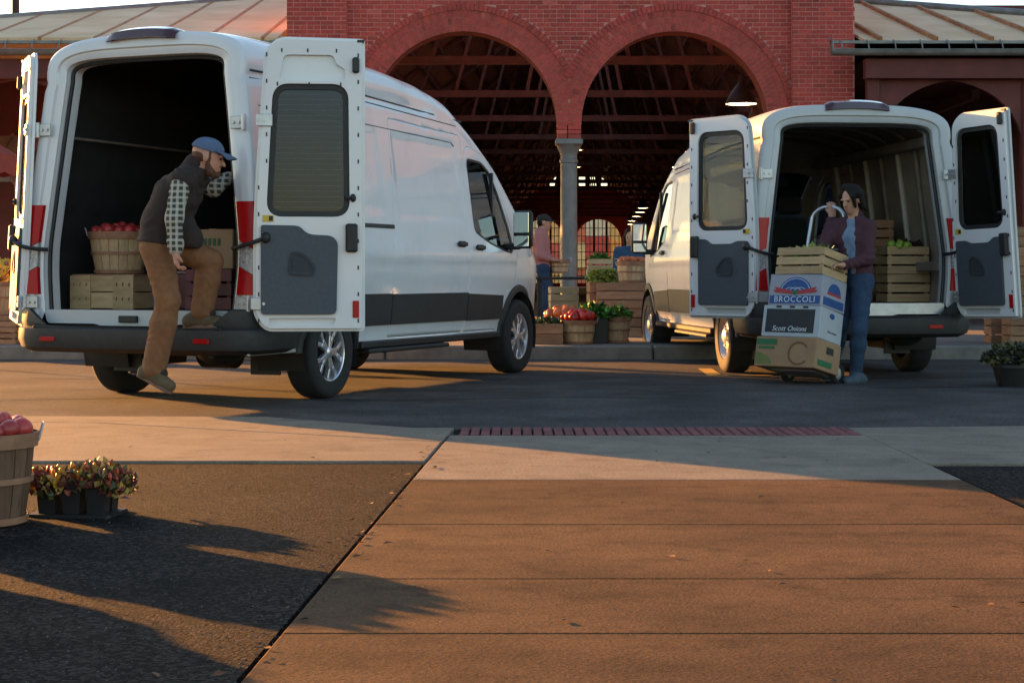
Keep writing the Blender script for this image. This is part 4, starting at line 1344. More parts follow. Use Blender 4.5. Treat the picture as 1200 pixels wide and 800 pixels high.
# ================================================================ CRATES, BASKETS, PRODUCE
SLATS = {}
def slat_mesh(L, h, t, m):
    k = (round(L, 3), round(h, 3), round(t, 3), m.name)
    if k not in SLATS:
        b = MB(); b.box((0, 0, 0), (L, t, h), bev=.003); SLATS[k] = b.mesh('slat', m)
    return SLATS[k]
def crate(label, loc, rz, w, d, h, n, m, group=None, gap=.016, M4=None, name='wooden_crate'):
    r = empty(name, loc, rz)
    if M4 is not None: r.matrix_world = M4
    tag(r, label, 'crate', group)
    t = .011
    sh = (h - gap * (n - 1)) / n
    for k in range(n):
        z = sh / 2 + k * (sh + gap)
        for sy in (-1, 1): obj('slat', slat_mesh(w, sh, t, m), r, (random.uniform(-.002, .002), sy * (d / 2 - t / 2), z))
        for sx in (-1, 1): obj('slat', slat_mesh(d - 2 * t - .002, sh, t, m), r, (sx * (w / 2 - t / 2 - .002), 0, z), (0, 0, R(90)))
    for sx in (-1, 1):
        for sy in (-1, 1):
            obj('post', slat_mesh(.032, h - .004, .03, m), r, (sx * (w / 2 - .031), sy * (d / 2 - .027), h / 2))
    obj('bottom_board', slat_mesh(w - .03, .012, d - .03, m), r, (0, 0, .008))
    return r
STV = {}
def bushel(label, loc, rz=0.0, rt=.22, rb=.165, h=.30, group=None, name='bushel_basket', n=18, handle=True, M=None, topband=.05):
    r = empty(name, loc, rz); tag(r, label, 'basket', group)
    key = (rt, rb, h, n, M.name if M else '')
    if key not in STV:
        b = MB()
        rows_ = []
        wt, wb_ = 2 * math.pi * rt / n * .96, 2 * math.pi * rb / n * .96
        for (rr, z, wd) in ((rb, 0, wb_), ((rt + rb) / 2 + .006, h * .5, (wt + wb_) / 2), (rt, h, wt)):
            rows_.append([Vector((rr * math.cos(a) , rr * math.sin(a), z)) for a in np.linspace(-wd / rr / 2, wd / rr / 2, 3)])
        b.grid(rows_)
        b.grid([[Vector((p.x * .965, p.y * .965, p.z)) for p in q] for q in rows_])
        b.grid([[q[0] for q in rows_], [Vector((q[0].x * .965, q[0].y * .965, q[0].z)) for q in rows_]])
        b.grid([[q[-1] for q in rows_], [Vector((q[-1].x * .965, q[-1].y * .965, q[-1].z)) for q in rows_]])
        b.grid([rows_[-1], [Vector((p.x * .965, p.y * .965, p.z)) for p in rows_[-1]]])
        STV[key] = b.mesh('stave', M or M_stave)
    for i in range(n):
        obj('stave', STV[key], r, (0, 0, 0), (0, 0, 2 * math.pi * i / n))
    def band(z0, z1, th, nm):
        f = lambda z: rb + (rt - rb) * z / h + .006
        q = MB(); q.lathe([(f(z0) + .002, z0), (f(z0) + th, z0), (f(z1) + th, z1), (f(z1) + .002, z1)], n=36); q.build(nm, M_hoop, r, smooth=True, angle=30)
    band(h - topband, h + .004, .010, 'top_band'); band(h * .46, h * .46 + .022, .009, 'hoop'); band(.004, .03, .008, 'bottom_band')
    q = MB(); q.lathe([(rt * .95, h - .004), (rt * .93, h - .05), (rb * .9, .015), (0, .015)], n=24); q.build('inner_lining', M_hoop, r, smooth=True)
    if handle:
        for s in (-1, 1):
            q = MB(); q.tube([(s * (rt + .012), -.06, h - .03), (s * (rt + .03), -.05, h + .035), (s * (rt + .03), .05, h + .035), (s * (rt + .012), .06, h - .03)], .003, n=5); q.build('handle', M_steel, r)
    return r
FR = {}
def fruit_mesh(kind, m):
    if kind in FR: return FR[kind]
    b = MB()
    if kind == 'pepper':
        prof = [(0, -.9), (.45, -.95), (.75, -.7), (.95, 0), (.98, .5), (.8, .9), (.4, .85), (0, .7)]
    elif kind == 'squash':
        prof = [(0, -.75), (.5, -.8), (.95, -.45), (1.05, 0), (.95, .45), (.5, .8), (0, .65)]
    else:
        prof = [(0, -.80), (.35, -.88), (.7, -.72), (.96, -.2), (1.0, .2), (.8, .7), (.4, .85), (.12, .72), (0, .6)]
    b.lathe(prof, n=14)
    if kind in ('pepper', 'squash'):
        b.v = [(x * (1 + .07 * math.cos(4 * math.atan2(y, x))), y * (1 + .07 * math.cos(4 * math.atan2(y, x))), z) for (x, y, z) in b.v]
    b.cyl((0, 0, .6), (.08, .03, 1.05), .06, .04, n=5)
    FR[kind] = b.mesh(kind, m, smooth=True, angle=80)
    return FR[kind]
def heap(c, rad, rise, size, kind, m, name, label, cat, group, ry=None):
    """a mound of single fruit: rings that climb to the middle"""
    me = fruit_mesh(kind, m)
    step = size * 1.75
    ry = ry or rad
    k = 0
    lay = max(1, int(rad / step) + 1)
    for q in range(lay):
        rr = rad - size * .95 - q * step
        if rr < 0: rr = 0
        n = max(1, int(2 * math.pi * rr / (step * 1.02)))
        for i in range(n):
            a = 2 * math.pi * i / n + q * .5 + random.uniform(-.08, .08)
            z = rise * (1 - (rr / rad) ** 2) + random.uniform(-.15, .2) * size
            s = size * random.uniform(.82, 1.14)
            o = obj(name, me, None, (c[0] + rr * math.cos(a), c[1] + rr * ry / rad * math.sin(a), c[2] + z), (random.uniform(-.9, .9), random.uniform(-.9, .9), random.uniform(0, 6)))
            o.scale = (s * random.uniform(.9, 1.1), s, s * random.uniform(.86, 1.08))
            tag(o, label, cat, group); k += 1
        if rr == 0: break
def leaves(n, fn, size, cols, curl=.35):
    """leaf faces; fn() -> (point, outward direction)"""
    b = MB()
    for i in range(n):
        p, d = fn()
        d = (Vector(d) + Vector((random.gauss(0, .45), random.gauss(0, .45), random.gauss(0, .45)))).normalized()
        s = size * random.uniform(.6, 1.35)
        a = d.cross(Vector((random.gauss(0, 1), random.gauss(0, 1), random.gauss(0, 1)))).normalized()
        up = a.cross(d)
        c = random.choice(cols); kk = random.uniform(.7, 1.3)
        b.tint = tuple(x * kk for x in c)
        p = Vector(p)
        m1 = p + d * s * .5 + up * s * curl * .3
        b.add([p, m1 - a * s * .32, p + d * s - up * s * curl * .2, m1 + a * s * .32, m1], [(0, 1, 4), (1, 2, 4), (2, 3, 4), (3, 0, 4)])
    return b
def ballpt(c, r, up=False):
    def f():
        v = Vector((random.gauss(0, 1), random.gauss(0, 1), abs(random.gauss(0, 1)) if up else random.gauss(0, 1))).normalized()
        k = random.uniform(.55, 1.0)
        return (c[0] + v.x * r[0] * k, c[1] + v.y * r[1] * k, c[2] + v.z * r[2] * k), v
    return f
def veg(name, label, cat, loc, n, r, size, m, cols, group=None):
    b = leaves(n, ballpt((0, 0, 0), r, True), size, cols)
    o = b.build(name, m, None, loc=loc, norm=False)
    return tag(o, label, cat, group)

M_stave2 = mat('shaded_stave_wood', (.11, .055, .03), .75, .25, 10, bump=.2, stretch=(4, 4, 1), rnd=.25, col2=(.19, .105, .062))  # stave wood copy, backlit shade of the foreground basket put into its colour
# ---- foreground: half a bushel basket of apples, plant tray, baskets added outside the frame on the left to cast shadows
fb = G(-18, 612); fb.x -= .02
bushel('bushel basket of red apples beside the tray of peppers on dark asphalt', (fb.x, fb.y, 0), .3, .205, .165, .34, 'bushel baskets of apples on the asphalt', M=M_stave2)
heap((fb.x, fb.y, .335), .20, .055, .043, 'apple', M_apple, 'apple', 'red apple heaped in the basket beside the plant tray', 'apple', 'apples in the basket beside the plant tray')
tr = G(92, 602)
tray = empty('plant_tray', (tr.x, tr.y, 0), R(-6)); tag(tray, 'black plastic tray of red and yellow ornamental pepper plants', 'potted plant')
M_pot = mat('black_pot', (.012, .013, .014), .5, .2, 12)
for i in range(3):
    for j in range(2):
        q = MB(); prof = [(0, .0), (.045, .0), (.058, .125), (.064, .125), (.064, .14), (.055, .14), (.05, .11), (0, .11)]
        q.lathe(prof, n=4, a0=R(45), a1=R(405)); q.build('pot', M_pot, tray, loc=((i - 1) * .098, (j - .5) * .1, .006))
q = MB(); q.plate(rpoly([(-.165, -.115), (.165, -.115), (.165, .115), (-.165, .115)], .02), (), 0, .012); q.build('tray_base', M_pot, tray)
def traypt():
    x, y = random.uniform(-.19, .19), random.uniform(-.13, .13)
    return (x, y, .08 + random.random() ** .7 * .078 * (1.15 - 14 * x * x) + .015 * math.sin(x * 22)), (x * 3, y * 3, .7)
leaves(1300, traypt, .038, [(1.3, .9, .25), (.25, .3, .1), (1.0, .25, .15), (.2, .26, .1), (.5, .12, .12), (1.5, 1.2, .35), (.35, .07, .13), (.7, .22, .12)]).build('foliage', M_foli, tray, norm=False)
q = MB()
M_fl = mat('pepper_fruit', (.45, .05, .02), .3, .3, 20, attr='tint')
for k in range(60):
    (x, y, z), d = traypt()
    q.tint = random.choice([(1, 1, 1.01), (1.2, 6, 1), (.5, 1, 2), (1.3, 4, 1)])
    q.ell((x, y, z + .03), (.009, .009, .02), n=6, m=4)
o = q.build('pepper_fruit', M_fl, tray, smooth=True); o['kind'] = 'stuff'
gO = 'bushel baskets of apples on the asphalt'
SHADOW_BASKETS = [((-2.6, 6.6), 'basket of red apples added for its shadow beside the half basket of apples'), ((-2.2, 6.27), 'basket of red apples added for its shadow between the half basket and the row'), ((-2.8, 6.05), 'basket of red apples added for its shadow, second in the lot edge row'), ((-2.45, 5.55), 'basket of red apples added for its shadow, third in the lot edge row'),
       ((-2.72, 5.08), 'basket of red apples added for its shadow, fourth in the lot edge row'), ((-2.2, 4.8), 'basket of red apples added for its shadow, fifth in the lot edge row'), ((-1.95, 4.3), 'basket of red apples added for its shadow, ending the lot edge row')]
for (x, y), lb in SHADOW_BASKETS:
    bushel(lb, (x, y, 0), random.random(), .205, .165, .34, gO, M=M_stave2)
    heap((x, y, .335), .20, .055, .043, 'apple', M_apple, 'apple', 'red apple in one of the added shadow baskets along the lot edge', 'apple', 'apples in the added shadow baskets along the lot edge')

# ---- in the white van
lx = P(136, 358, 13.15)
lug = empty('lug_box', (lx.x, 13.15, .682), R(-20)); tag(lug, 'pale wooden lug box with vent holes under the apple basket', 'box')
w_, d_, h_ = .56, .36, .255
for e in (-1, 1):
    pl_holes = []
    for r_ in (.075, .185):
        for c_ in (-.055, 0, .055):
            pl_holes.append([(c_ - .011, r_), (c_, r_ - .018), (c_ + .011, r_), (c_, r_ + .018)])
    q = MB(); q.plate([(-.09, 0), (.09, 0), (.09, h_), (-.09, h_)], pl_holes, -.007, .007, lambda u, v, t: Vector((e * (w_ / 2 - .09) + u, -d_ / 2 - .012 + t, v)))
    q.build('end_panel', M_wood, lug)
for r_ in (0, 1):
    for sy in (-1, 1): obj('slat', slat_mesh(w_, .12, .01, M_wood), lug, (0, sy * d_ / 2, .065 + r_ * .127))
    for sx in (-1, 1): obj('slat', slat_mesh(d_ - .02, .12, .01, M_wood), lug, (sx * (w_ / 2 - .01), 0, .065 + r_ * .127), (0, 0, R(90)))
q = MB(); q.box((0, 0, h_ + .004), (w_ - .01, d_ - .01, .012)); q.build('lid', M_hoop, lug)
bushel('bushel basket of red apples on the lug box in the white van', (lx.x + .02, 13.17, .682 + .27), .2, .225, .175, .315)
heap((lx.x + .02, 13.17, .95 + .312), .215, .04, .042, 'apple', M_apple, 'apple', 'red apple in the basket standing in the white van', 'apple', 'apples in the basket in the white van')
cx = P(258, 340, 12.85)
def carton(label, loc, rz, w, d, h, m, flap=True, M4=None, name='cardboard_box', group=None):
    r = empty(name, loc, rz)
    if M4 is not None: r.matrix_world = M4
    tag(r, label, 'box', group)
    q = MB(); q.box((0, 0, h / 2), (w, d, h), bev=.006); q.build('body', m, r)
    if flap:
        q = MB(); q.box((0, -d / 4 - .001, h + .0025), (w - .004, d / 2 - .003, .005)); q.build('flap', m, r)
        q = MB(); q.box((0, d / 4 + .001, h + .0025), (w - .004, d / 2 - .003, .005)); q.build('flap', m, r)
        q = MB(); q.box((0, 0, h + .007), (.05, d, .003)); q.build('tape', mat('tape', (.42, .28, .15), .3), r)
    return r
crate('dark red crate under the cardboard box in the white van', (cx.x, 12.85, .682), R(-22), .40, .34, .30, 3, mat('maroon_crate', (.12, .03, .03), .7, .3, 6, rnd=.15))
cb_ = carton('brown cardboard box with green printing in the white van', (cx.x + .02, 12.85, .985), R(-22), .36, .30, .29, M_card)
q = MB()
for k in range(4): q.box((-.06 + k * .04 , -.1515, .20), (.026, .002, .055))
for k in range(4): q.box((-.06 + k * .04 + .006, -.153, .20 + (k % 2) * .01), (.008, .002, .03))
q.build('printed_mark', mat('dark_green_print', (.03, .08, .03), .7), cb_)
p = P(178, 345, 13.1)
carton('small blue box beside the lug box in the white van', (p.x, 13.3, .682), R(-20), .18, .3, .2, mat('blue_box', (.02, .10, .30), .5), False)
p = P(226, 340, 13.2)
bx = carton('maroon plastic tote behind the climbing man', (p.x, 13.3, .682), R(-20), .34, .4, .27, mat('maroon_tote', (.10, .012, .02), .4), False, name='plastic_tote')
q = MB(); q.box((0, 0, .278), (.37, .43, .02), bev=.006); q.build('lid', mat('tote_lid', (.26, .17, .15), .5), bx)

# ---- in the silver van
p = P(1058, 352, 16.6)
gA = 'slatted crates stacked in the silver van'
crate('bottom slatted crate of the stack with green apples', (p.x, 16.6, .682), R(5), .42, .36, .265, 3, M_wood, gA)
crate('top slatted crate holding green apples in the silver van', (p.x - .008, 16.59, .95), R(6), .415, .36, .265, 3, M_wood, gA)
heap((p.x - .06, 16.5, 1.20), .13, .05, .042, 'gapple', M_gapple, 'apple', 'green apple on the top crate in the silver van', 'apple', 'green apples in the silver van')
veg('red_leaf_lettuce', 'dark red lettuce at the back of the green apple crate', 'lettuce', (p.x + .06, 16.66, 1.2), 160, (.15, .1, .05), .06, M_foli, [(.2, .05, .06), (.12, .08, .05), (.15, .2, .06)])
p2 = P(1022, 352, 17.0)
for k, lb in enumerate(('lowest reddish crate of the tall stack in the silver van', 'middle reddish crate of the tall stack in the silver van', 'upper reddish crate of the tall stack in the silver van')):
    crate(lb, (p2.x - .02, 17.1, .682 + k * .27), R(4 + k), .42, .34, .265, 3, M_woodr, 'reddish crates stacked in the silver van')
p3_ = P(1096, 345, 16.5)
carton('small printed blue carton beside the crates in the silver van', (p3_.x + .04, 16.75, .682), R(6), .16, .25, .40, mat('blue_carton', (.05, .06, .16), .6, .4, 12), False)

# ---- hand truck with its load (leaning back on its wheels)
TD = Matrix.Translation((2.595, 14.96, .098)) @ Matrix.Rotation(R(-40), 4, 'Z') @ Matrix.Rotation(R(-12), 4, 'X')
ht = empty('hand_truck'); ht.matrix_world = TD
tag(ht, 'silver hand truck with a looped handle carrying produce boxes', 'hand truck')
M_alum = mat('brushed_aluminium', (.55, .58, .62), .35, .1, 20, metal=.7)
q = MB()
def lp(x, y, z): return Vector((x, y, z))
loop = [lp(-.17, .03, -.04), lp(-.17, .03, .6), lp(-.17, .05, 1.2), lp(-.165, .06, 1.38)] + [lp(-.165 * math.cos(a), .06, 1.38 + .12 * math.sin(a)) for a in np.linspace(.15, math.pi - .15, 9)] + [lp(.165, .06, 1.38), lp(.17, .05, 1.2), lp(.17, .03, .6), lp(.17, .03, -.04)]
q.tube(loop, .016, n=10); q.build('frame', M_alum, ht, smooth=True)
for z in (.12, .45, .8, 1.1):
    q = MB(); q.cyl((-.17, .035, z), (.17, .035, z), .011, n=8); q.build('cross_bar', M_alum, ht, smooth=True)
q = MB(); q.box((0, -.12, -.035), (.42, .30, .008), bev=.003); q.build('toe_plate', M_alum, ht)
q = MB(); q.cyl((-.27, .07, 0), (.27, .07, 0), .011, n=8); q.build('axle', M_steel, ht)
for sx in (-1, 1):
    MW = Matrix.Translation((sx * .245, .07, 0)) @ Matrix.Rotation(R(90), 4, 'Y')
    q = MB(); q.lathe([(.055, -.022), (.085, -.028), (.097, -.014), (.097, .014), (.085, .028), (.055, .022)], MW, n=28); wv = q.build('wheel', M_rubber, ht, smooth=True, angle=50)
    q = MB(); q.lathe([(0, -.02), (.03, -.024), (.056, -.015), (.056, .015), (.03, .024), (0, .02)], MW, n=24); q.build('hub', M_steel, wv, smooth=True)
    q = MB(); q.box((sx * .19, .05, .05), (.02, .06, .12), bev=.004); q.build('axle_bracket', M_alum, ht)
def on(x, y, z, rz=0): return TD @ Matrix.Translation((x, y, z)) @ Matrix.Rotation(R(rz), 4, 'Z')
M_wbox = mat('white_box_board', (.40, .43, .46), .6, .06, 6)
M_gbox = mat('grey_white_box_board', (.32, .32, .37), .6, .06, 6)
M_bprint = mat('blue_print', (.015, .07, .24), .5, .15, 20)
M_rprint = mat('red_print', (.38, .03, .035), .5)
M_wprint = mat('white_print', (.62, .66, .70), .5)
M_kprint = mat('black_print', (.016, .017, .02), .5)
M_gprint = mat('green_print', (.02, .13, .05), .6)
z0 = -.030
b1 = carton('brown and green produce carton at the bottom of the hand truck', None or (0, 0, 0), 0, .60, .42, .26, M_card, False, on(0, -.205, z0, 0))
q = MB(); q.box((-.19, -.212, .215), (.20, .003, .05)); q.build('printed_band', M_gprint, b1)
q = MB(); q.box((-.19, -.212, .165), (.16, .003, .022)); q.build('printed_line', M_gprint, b1)
q = MB(); q.grid([[Vector((.13 + r_ * math.cos(a), -.2125, .12 + r_ * math.sin(a))) for a in np.linspace(.6, 5.6, 24)] for r_ in (.085, .105)]); q.build('printed_ring', mat('brown_print', (.16, .08, .03), .7), b1, norm=False)
q = MB(); q.plate(rpoly([(-.29, .02), (-.12, .02), (-.16, .09), (-.29, .13)], .02), (), -.2125, -.2105, lambda u, v, t: Vector((u, t, v))); q.build('printed_leaf', mat('olive_print', (.15, .17, .05), .7), b1)
q = MB(); q.box((.3015, .02, .18), (.003, .12, .06)); q.build('hand_hole', M_kprint, b1)
q = MB(); q.box((.3015, -.05, .06), (.003, .24, .05)); q.build('printed_band', M_gprint, b1)
z0 += .262
b2 = carton('white onion box with a black panel on the hand truck', (0, 0, 0), 0, .56, .41, .275, M_wbox, False, on(.015, -.205, z0, 1.5))
q = MB(); q.box((-.01, -.2065, .14), (.47, .003, .205)); q.build('printed_panel', M_kprint, b2)
obj('lettering', text_mesh('Scott Onions', .062, M_wprint, 'lettering', shear=.3), b2, (-.01, -.2085, .07), (R(90), 0, 0))
obj('lettering', text_mesh('Scott Onions', .03, M_kprint, 'lettering', shear=.3), b2, (.2815, .02, .08), (R(90), 0, R(90)))
q = MB(); q.ell((.2805, 0, .22), (.002, .05, .025)); q.build('printed_logo', M_bprint, b2)
for k in range(3):
    q = MB(); q.box((-.13 + k * .13, -.2065, .262), (.05, .003, .018), bev=.0); q.build('vent_slot', M_kprint, b2)
z0 += .277
b3 = carton('grey and blue broccoli box under the slatted crate', (0, 0, 0), 0, .53, .40, .27, M_gbox, True, on(.03, -.20, z0, -1))
q = MB(); q.box((0, -.2015, .052), (.50, .003, .07)); q.build('printed_band', M_bprint, b3)
obj('lettering', text_mesh('BROCCOLI', .075, M_wprint, 'lettering', space=1.15), b3, (0, -.204, .052), (R(90), 0, 0))
q = MB(); q.plate([(.16 * math.cos(a), .115 + .135 * math.sin(a)) for a in np.linspace(0, math.pi, 24)], (), -.2035, -.2005, lambda u, v, t: Vector((u, t, v))); q.build('printed_dome', M_bprint, b3)
for k in range(3):
    q = MB(); q.grid([[Vector((r_ * math.cos(a) + (k - 1) * .05, -.2045, .125 + r_ * .6 * math.sin(a))) for a in np.linspace(.2, math.pi - .2, 16)] for r_ in (.050, .056)]); q.build('printed_arc', M_wprint, b3, norm=False)
q = MB(); q.grid([[Vector((r_ * math.cos(a), -.2045, .115 + r_ * .84 * math.sin(a))) for a in np.linspace(.1, math.pi - .1, 24)] for r_ in (.142, .147)]); q.build('printed_arc', M_wprint, b3, norm=False)
for sx in (-1, 1):
    q = MB(); q.plate([(sx * .02, .10), (sx * .20, .115), (sx * .22, .135), (sx * .19, .14), (sx * .21, .165), (sx * .12, .145), (sx * .03, .13)], (), -.2062, -.2035, lambda u, v, t: Vector((u, t, v))); q.build('printed_ribbon', M_rprint, b3)
q = MB(); q.ell((0, -.205, .115), (.035, .002, .02)); q.build('printed_leaf', M_gprint, b3)
q = MB(); q.box((.2665, 0, .055), (.003, .34, .07)); q.build('printed_band', M_bprint, b3)
q = MB(); q.plate([(.11 * math.cos(a), .125 + .10 * math.sin(a)) for a in np.linspace(0, math.pi, 20)], (), .2655, .268, lambda u, v, t: Vector((t, u, v))); q.build('printed_dome', M_bprint, b3)
q = MB(); q.box((.2675, 0, .13), (.003, .22, .02)); q.build('printed_ribbon', M_rprint, b3)
z0 += .279
cr4 = crate('pale slatted crate of leafy vegetables atop the hand truck load', (0, 0, 0), 0, .48, .40, .235, 3, M_wood, None, M4=on(.045, -.20, z0, -3))
vv = on(.03, -.21, z0 + .20) @ Vector((0, 0, 0))
veg('leafy_greens', 'pale leafy vegetables in the crate atop the hand truck load', 'vegetables', vv, 170, (.15, .12, .045), .075, M_cabb, [(.5, .8, .5), (.9, .9, 1.2), (.3, .6, .3), (1.3, 1.2, 1.6)])

# ---- produce display in front of the column
KZ = .148
gB = 'bushel baskets on the market pavement'
def at(px, Y): return ((px - 600) * Y / FPX, Y, KZ)
bushel('small bushel basket heaped with red peppers', at(677.5, 19.75), 0, .205, .16, .27, gB)
heap((at(677.5, 19.75)[0], 19.75, KZ + .27), .20, .09, .05, 'pepper', M_pepper, 'red_pepper', 'glossy red pepper heaped in the small basket', 'pepper', 'red peppers in the small basket')
c = at(662, 20.35)
crate('low crate under the heap of orange squash', c, 0, .5, .42, .30, 3, M_woodr, 'crates on the market pavement')
heap((c[0], c[1], KZ + .29), .25, .10, .055, 'squash', M_tomato, 'squash', 'small orange squash heaped behind the red peppers', 'squash', 'orange squash in the low crate', .2)
c = at(641.5, 19.7)
crate('closed slatted crate topped with dark cucumbers', c, 0, .35, .34, .235, 2, M_woodr, 'crates on the market pavement', gap=.006)
veg('cucumber_greens', 'dark green cucumbers and leaves on the closed crate', 'vegetables', (c[0], c[1], KZ + .225), 240, (.18, .16, .06), .05, M_dgreen, [(1, 1, 1), (.6, .9, .6), (1.6, 1.9, 1.4)])
c = at(701, 20.0)
bxd = carton('black plastic crate of leafy greens between the baskets', c, 0, .22, .3, .29, M_pot, False, name='black_crate')
veg('leafy_greens', 'bright leafy greens rising from the black crate', 'vegetables', (c[0] - .05, c[1], KZ + .28), 420, (.2, .17, .15), .08, M_green, [(1, 1, 1), (1.6, 1.7, 1.4), (.6, .7, .5), (1.4, 2, 1)])
c = at(723.5, 20.1)
bushel('slim basket of green herbs beside the black crate', c, 0, .15, .125, .30, gB, handle=False, n=14)
veg('herbs', 'green herbs filling the slim basket', 'herbs', (c[0], c[1], KZ + .29), 300, (.15, .14, .12), .06, M_green, [(1, 1, 1), (1.8, 2, 1.2), (.7, .9, .5)])
# big crate bench behind
c = at(733, 22.2)
gC = 'large crates stacked as a display bench'
crate('big reddish crate, lower of the display bench stack', (c[0], 22.3, KZ), R(-3), .78, .5, .36, 3, M_woodr, gC, gap=.012)
crate('big reddish crate, upper of the display bench stack', (c[0] + .01, 22.28, KZ + .365), R(-2), .77, .5, .33, 3, M_woodr, gC, gap=.012)
tb_ = at(697, 22.6)
crate('narrow upright crate at the end of the display bench', (tb_[0], 22.6, KZ), R(4), .18, .4, .70, 5, M_woodr, gC, gap=.012)
bz = KZ + .70
c2 = ((740 - 600) * 22.2 / FPX, 22.2, bz)
bushel('bushel basket of orange squash on the display bench', c2, .3, .19, .16, .27, gB)
heap((c2[0], c2[1], bz + .265), .18, .03, .05, 'squash', M_tomato, 'squash', 'orange squash in the basket on the display bench', 'squash', 'orange squash in the bench basket')
gl_ = ((704 - 600) * 22.5 / FPX, 22.5, bz)
for k in range(5):
    q = leaves(90, ballpt((0, 0, 0), (.075, .075, .07)), .07, [(1, 1, 1), (1.3, 1.3, 1), (.6, .8, .5)])
    o = q.build('cabbage', M_cabb, None, loc=(gl_[0] - .10 + .07 * k, gl_[1] - .05 + .05 * (k % 2), bz + .075), norm=False)
    tag(o, 'yellow green cabbage lying on the display bench', 'cabbage', 'cabbages on the display bench')
c3 = ((703 - 600) * 23.4 / FPX, 23.4, KZ)
crate('pale crate standing on dark trestle behind the cabbages', (c3[0], 23.4, .92), 0, .34, .3, .24, 3, M_wood, 'crates on the market pavement')
tbl = empty('trestle_table', (c3[0] - .15, 23.5, KZ)); tag(tbl, 'dark trestle table behind the display bench', 'table')
q = MB(); q.box((0, 0, .75), (1.5, .6, .04), bev=.008); q.build('tabletop', M_dark, tbl)
for sx in (-1, 1):
    for sy in (-1, 1):
        q = MB(); q.box((sx * .68, sy * .24, .365), (.06, .06, .73), bev=.006); q.build('leg', M_dark, tbl)
veg('leafy_greens', 'green produce in the pale crate on the trestle', 'vegetables', (c3[0], 23.4, 1.15), 160, (.15, .12, .06), .06, M_green, [(1.2, 1.4, .8), (.6, .8, .5)])
c = at(651, 24.3)
for k, lb in enumerate(('lowest pale crate stacked behind the man in the cap', 'middle pale crate stacked behind the man in the cap', 'topmost pale crate stacked behind the man in the cap')):
    crate(lb, (c[0] + .12, 24.6, KZ + k * .21), R(3 * k), .40, .34, .205, 2, M_wood, 'pale crates beside the column')
# ---- stalls beyond the white van on the left, and at the right edge
c = at(4, 19.7)
for k, lb in enumerate(('lower slatted crate on the kerb beyond the white van', 'upper slatted crate on the kerb beyond the white van')):
    crate(lb, (c[0] - .13, 19.75, KZ + k * .2), R(3), .60, .4, .195, 3, M_woodr, 'crates beyond the white van')
c = at(-6, 20.3)
bushel('orange bushel basket beyond the open door of the white van', (c[0] - .02, 20.3, KZ + .35), 0, .22, .18, .36, gB)
crate('tall crate carrying the orange basket beyond the white van', (c[0] - .02, 20.3, KZ), 0, .5, .4, .345, 3, M_woodr, 'crates beyond the white van')
sfp = (c[0] + .05, 20.3, KZ + .69)
sf = empty('sunflower_bunch', sfp); tag(sf, 'bunch of yellow sunflowers in the basket beyond the white van', 'flowers')
M_petal = mat('sunflower_petal', (.60, .36, .03), .6, .2, 20, attr='tint')
for k in range(9):
    a = k * 2.4; r_ = .03 + .02 * k
    hd = Vector((r_ * math.cos(a), r_ * math.sin(a) * .7 - .03, .16 + .10 * math.sin(k * 1.7)))
    q = MB(); q.tube([(0, 0, 0), hd * .6, hd], .006, n=5); q.build('stem', M_green, sf)
    q.tint = (1, 1, 1)
    q = MB()
    d = Vector((hd.x * 2, -1, .5)).normalized(); xx, yy, zz, L = frame_from((0, 0, 0), d)
    for i in range(14):
        b_ = 2 * math.pi * i / 14; v = xx * math.cos(b_) + yy * math.sin(b_); s_ = xx * -math.sin(b_) + yy * math.cos(b_)
        q.tint = (random.uniform(.8, 1.2),) * 3
        q.add([hd + v * .025 - s_ * .010, hd + v * .055 - s_ * .015, hd + v * .085, hd + v * .055 + s_ * .015, hd + v * .025 + s_ * .010], [(0, 1, 2, 3, 4)])
    q.build('petals', M_petal, sf, norm=False)
    q = MB(); q.ell(hd + d * .006, (.03, .03, .03), n=10, m=6); q.build('disc', M_hoop, sf, smooth=True)
gR = 'crates stacked at the shaded kerb'
c = at(1204, 19.4)
for k in range(4):
    lb = ['lowest reddish crate of the kerb stack behind the flowers', 'second reddish crate up the kerb stack behind the flowers', 'third reddish crate up the kerb stack behind the flowers', 'topmost reddish crate of the kerb stack behind the flowers'][k]
    crate(lb, (c[0] + .03 * (k % 2), 19.45, KZ + k * .335), R(2 * k - 3), .46, .42, .33, 3, M_woodr, gR, gap=.01)
c = at(1172, 19.9)
crate('small dark crate half hidden behind the van door', (c[0], 20.0, KZ + .30), 0, .24, .3, .18, 2, M_woodr, gR)
crate('plain crate carrying the small dark crate', (c[0] + .03, 20.0, KZ), 0, .30, .32, .295, 3, M_woodr, gR)
pg = G(1190, 452)
fp = empty('flower_planter', (pg.x, pg.y, 0)); tag(fp, 'dark planter of white and yellow flowers at the street edge', 'potted plant')
q = MB(); q.lathe([(0, 0), (.15, 0), (.19, .16), (.205, .16), (.205, .185), (.18, .185), (.17, .15), (0, .15)], n=28); q.build('pot', M_pot, fp, smooth=True, angle=40)
leaves(900, ballpt((0, 0, .20), (.25, .24, .15), True), .055, [(.10, .16, .07), (.16, .22, .08), (.07, .10, .05), (.3, .32, .12), (.2, .2, .22)]).build('foliage', M_foli, fp, norm=False)
q = MB(); M_pet = mat('pale_petals', (.6, .58, .5), .6, .2, 20, attr='tint')
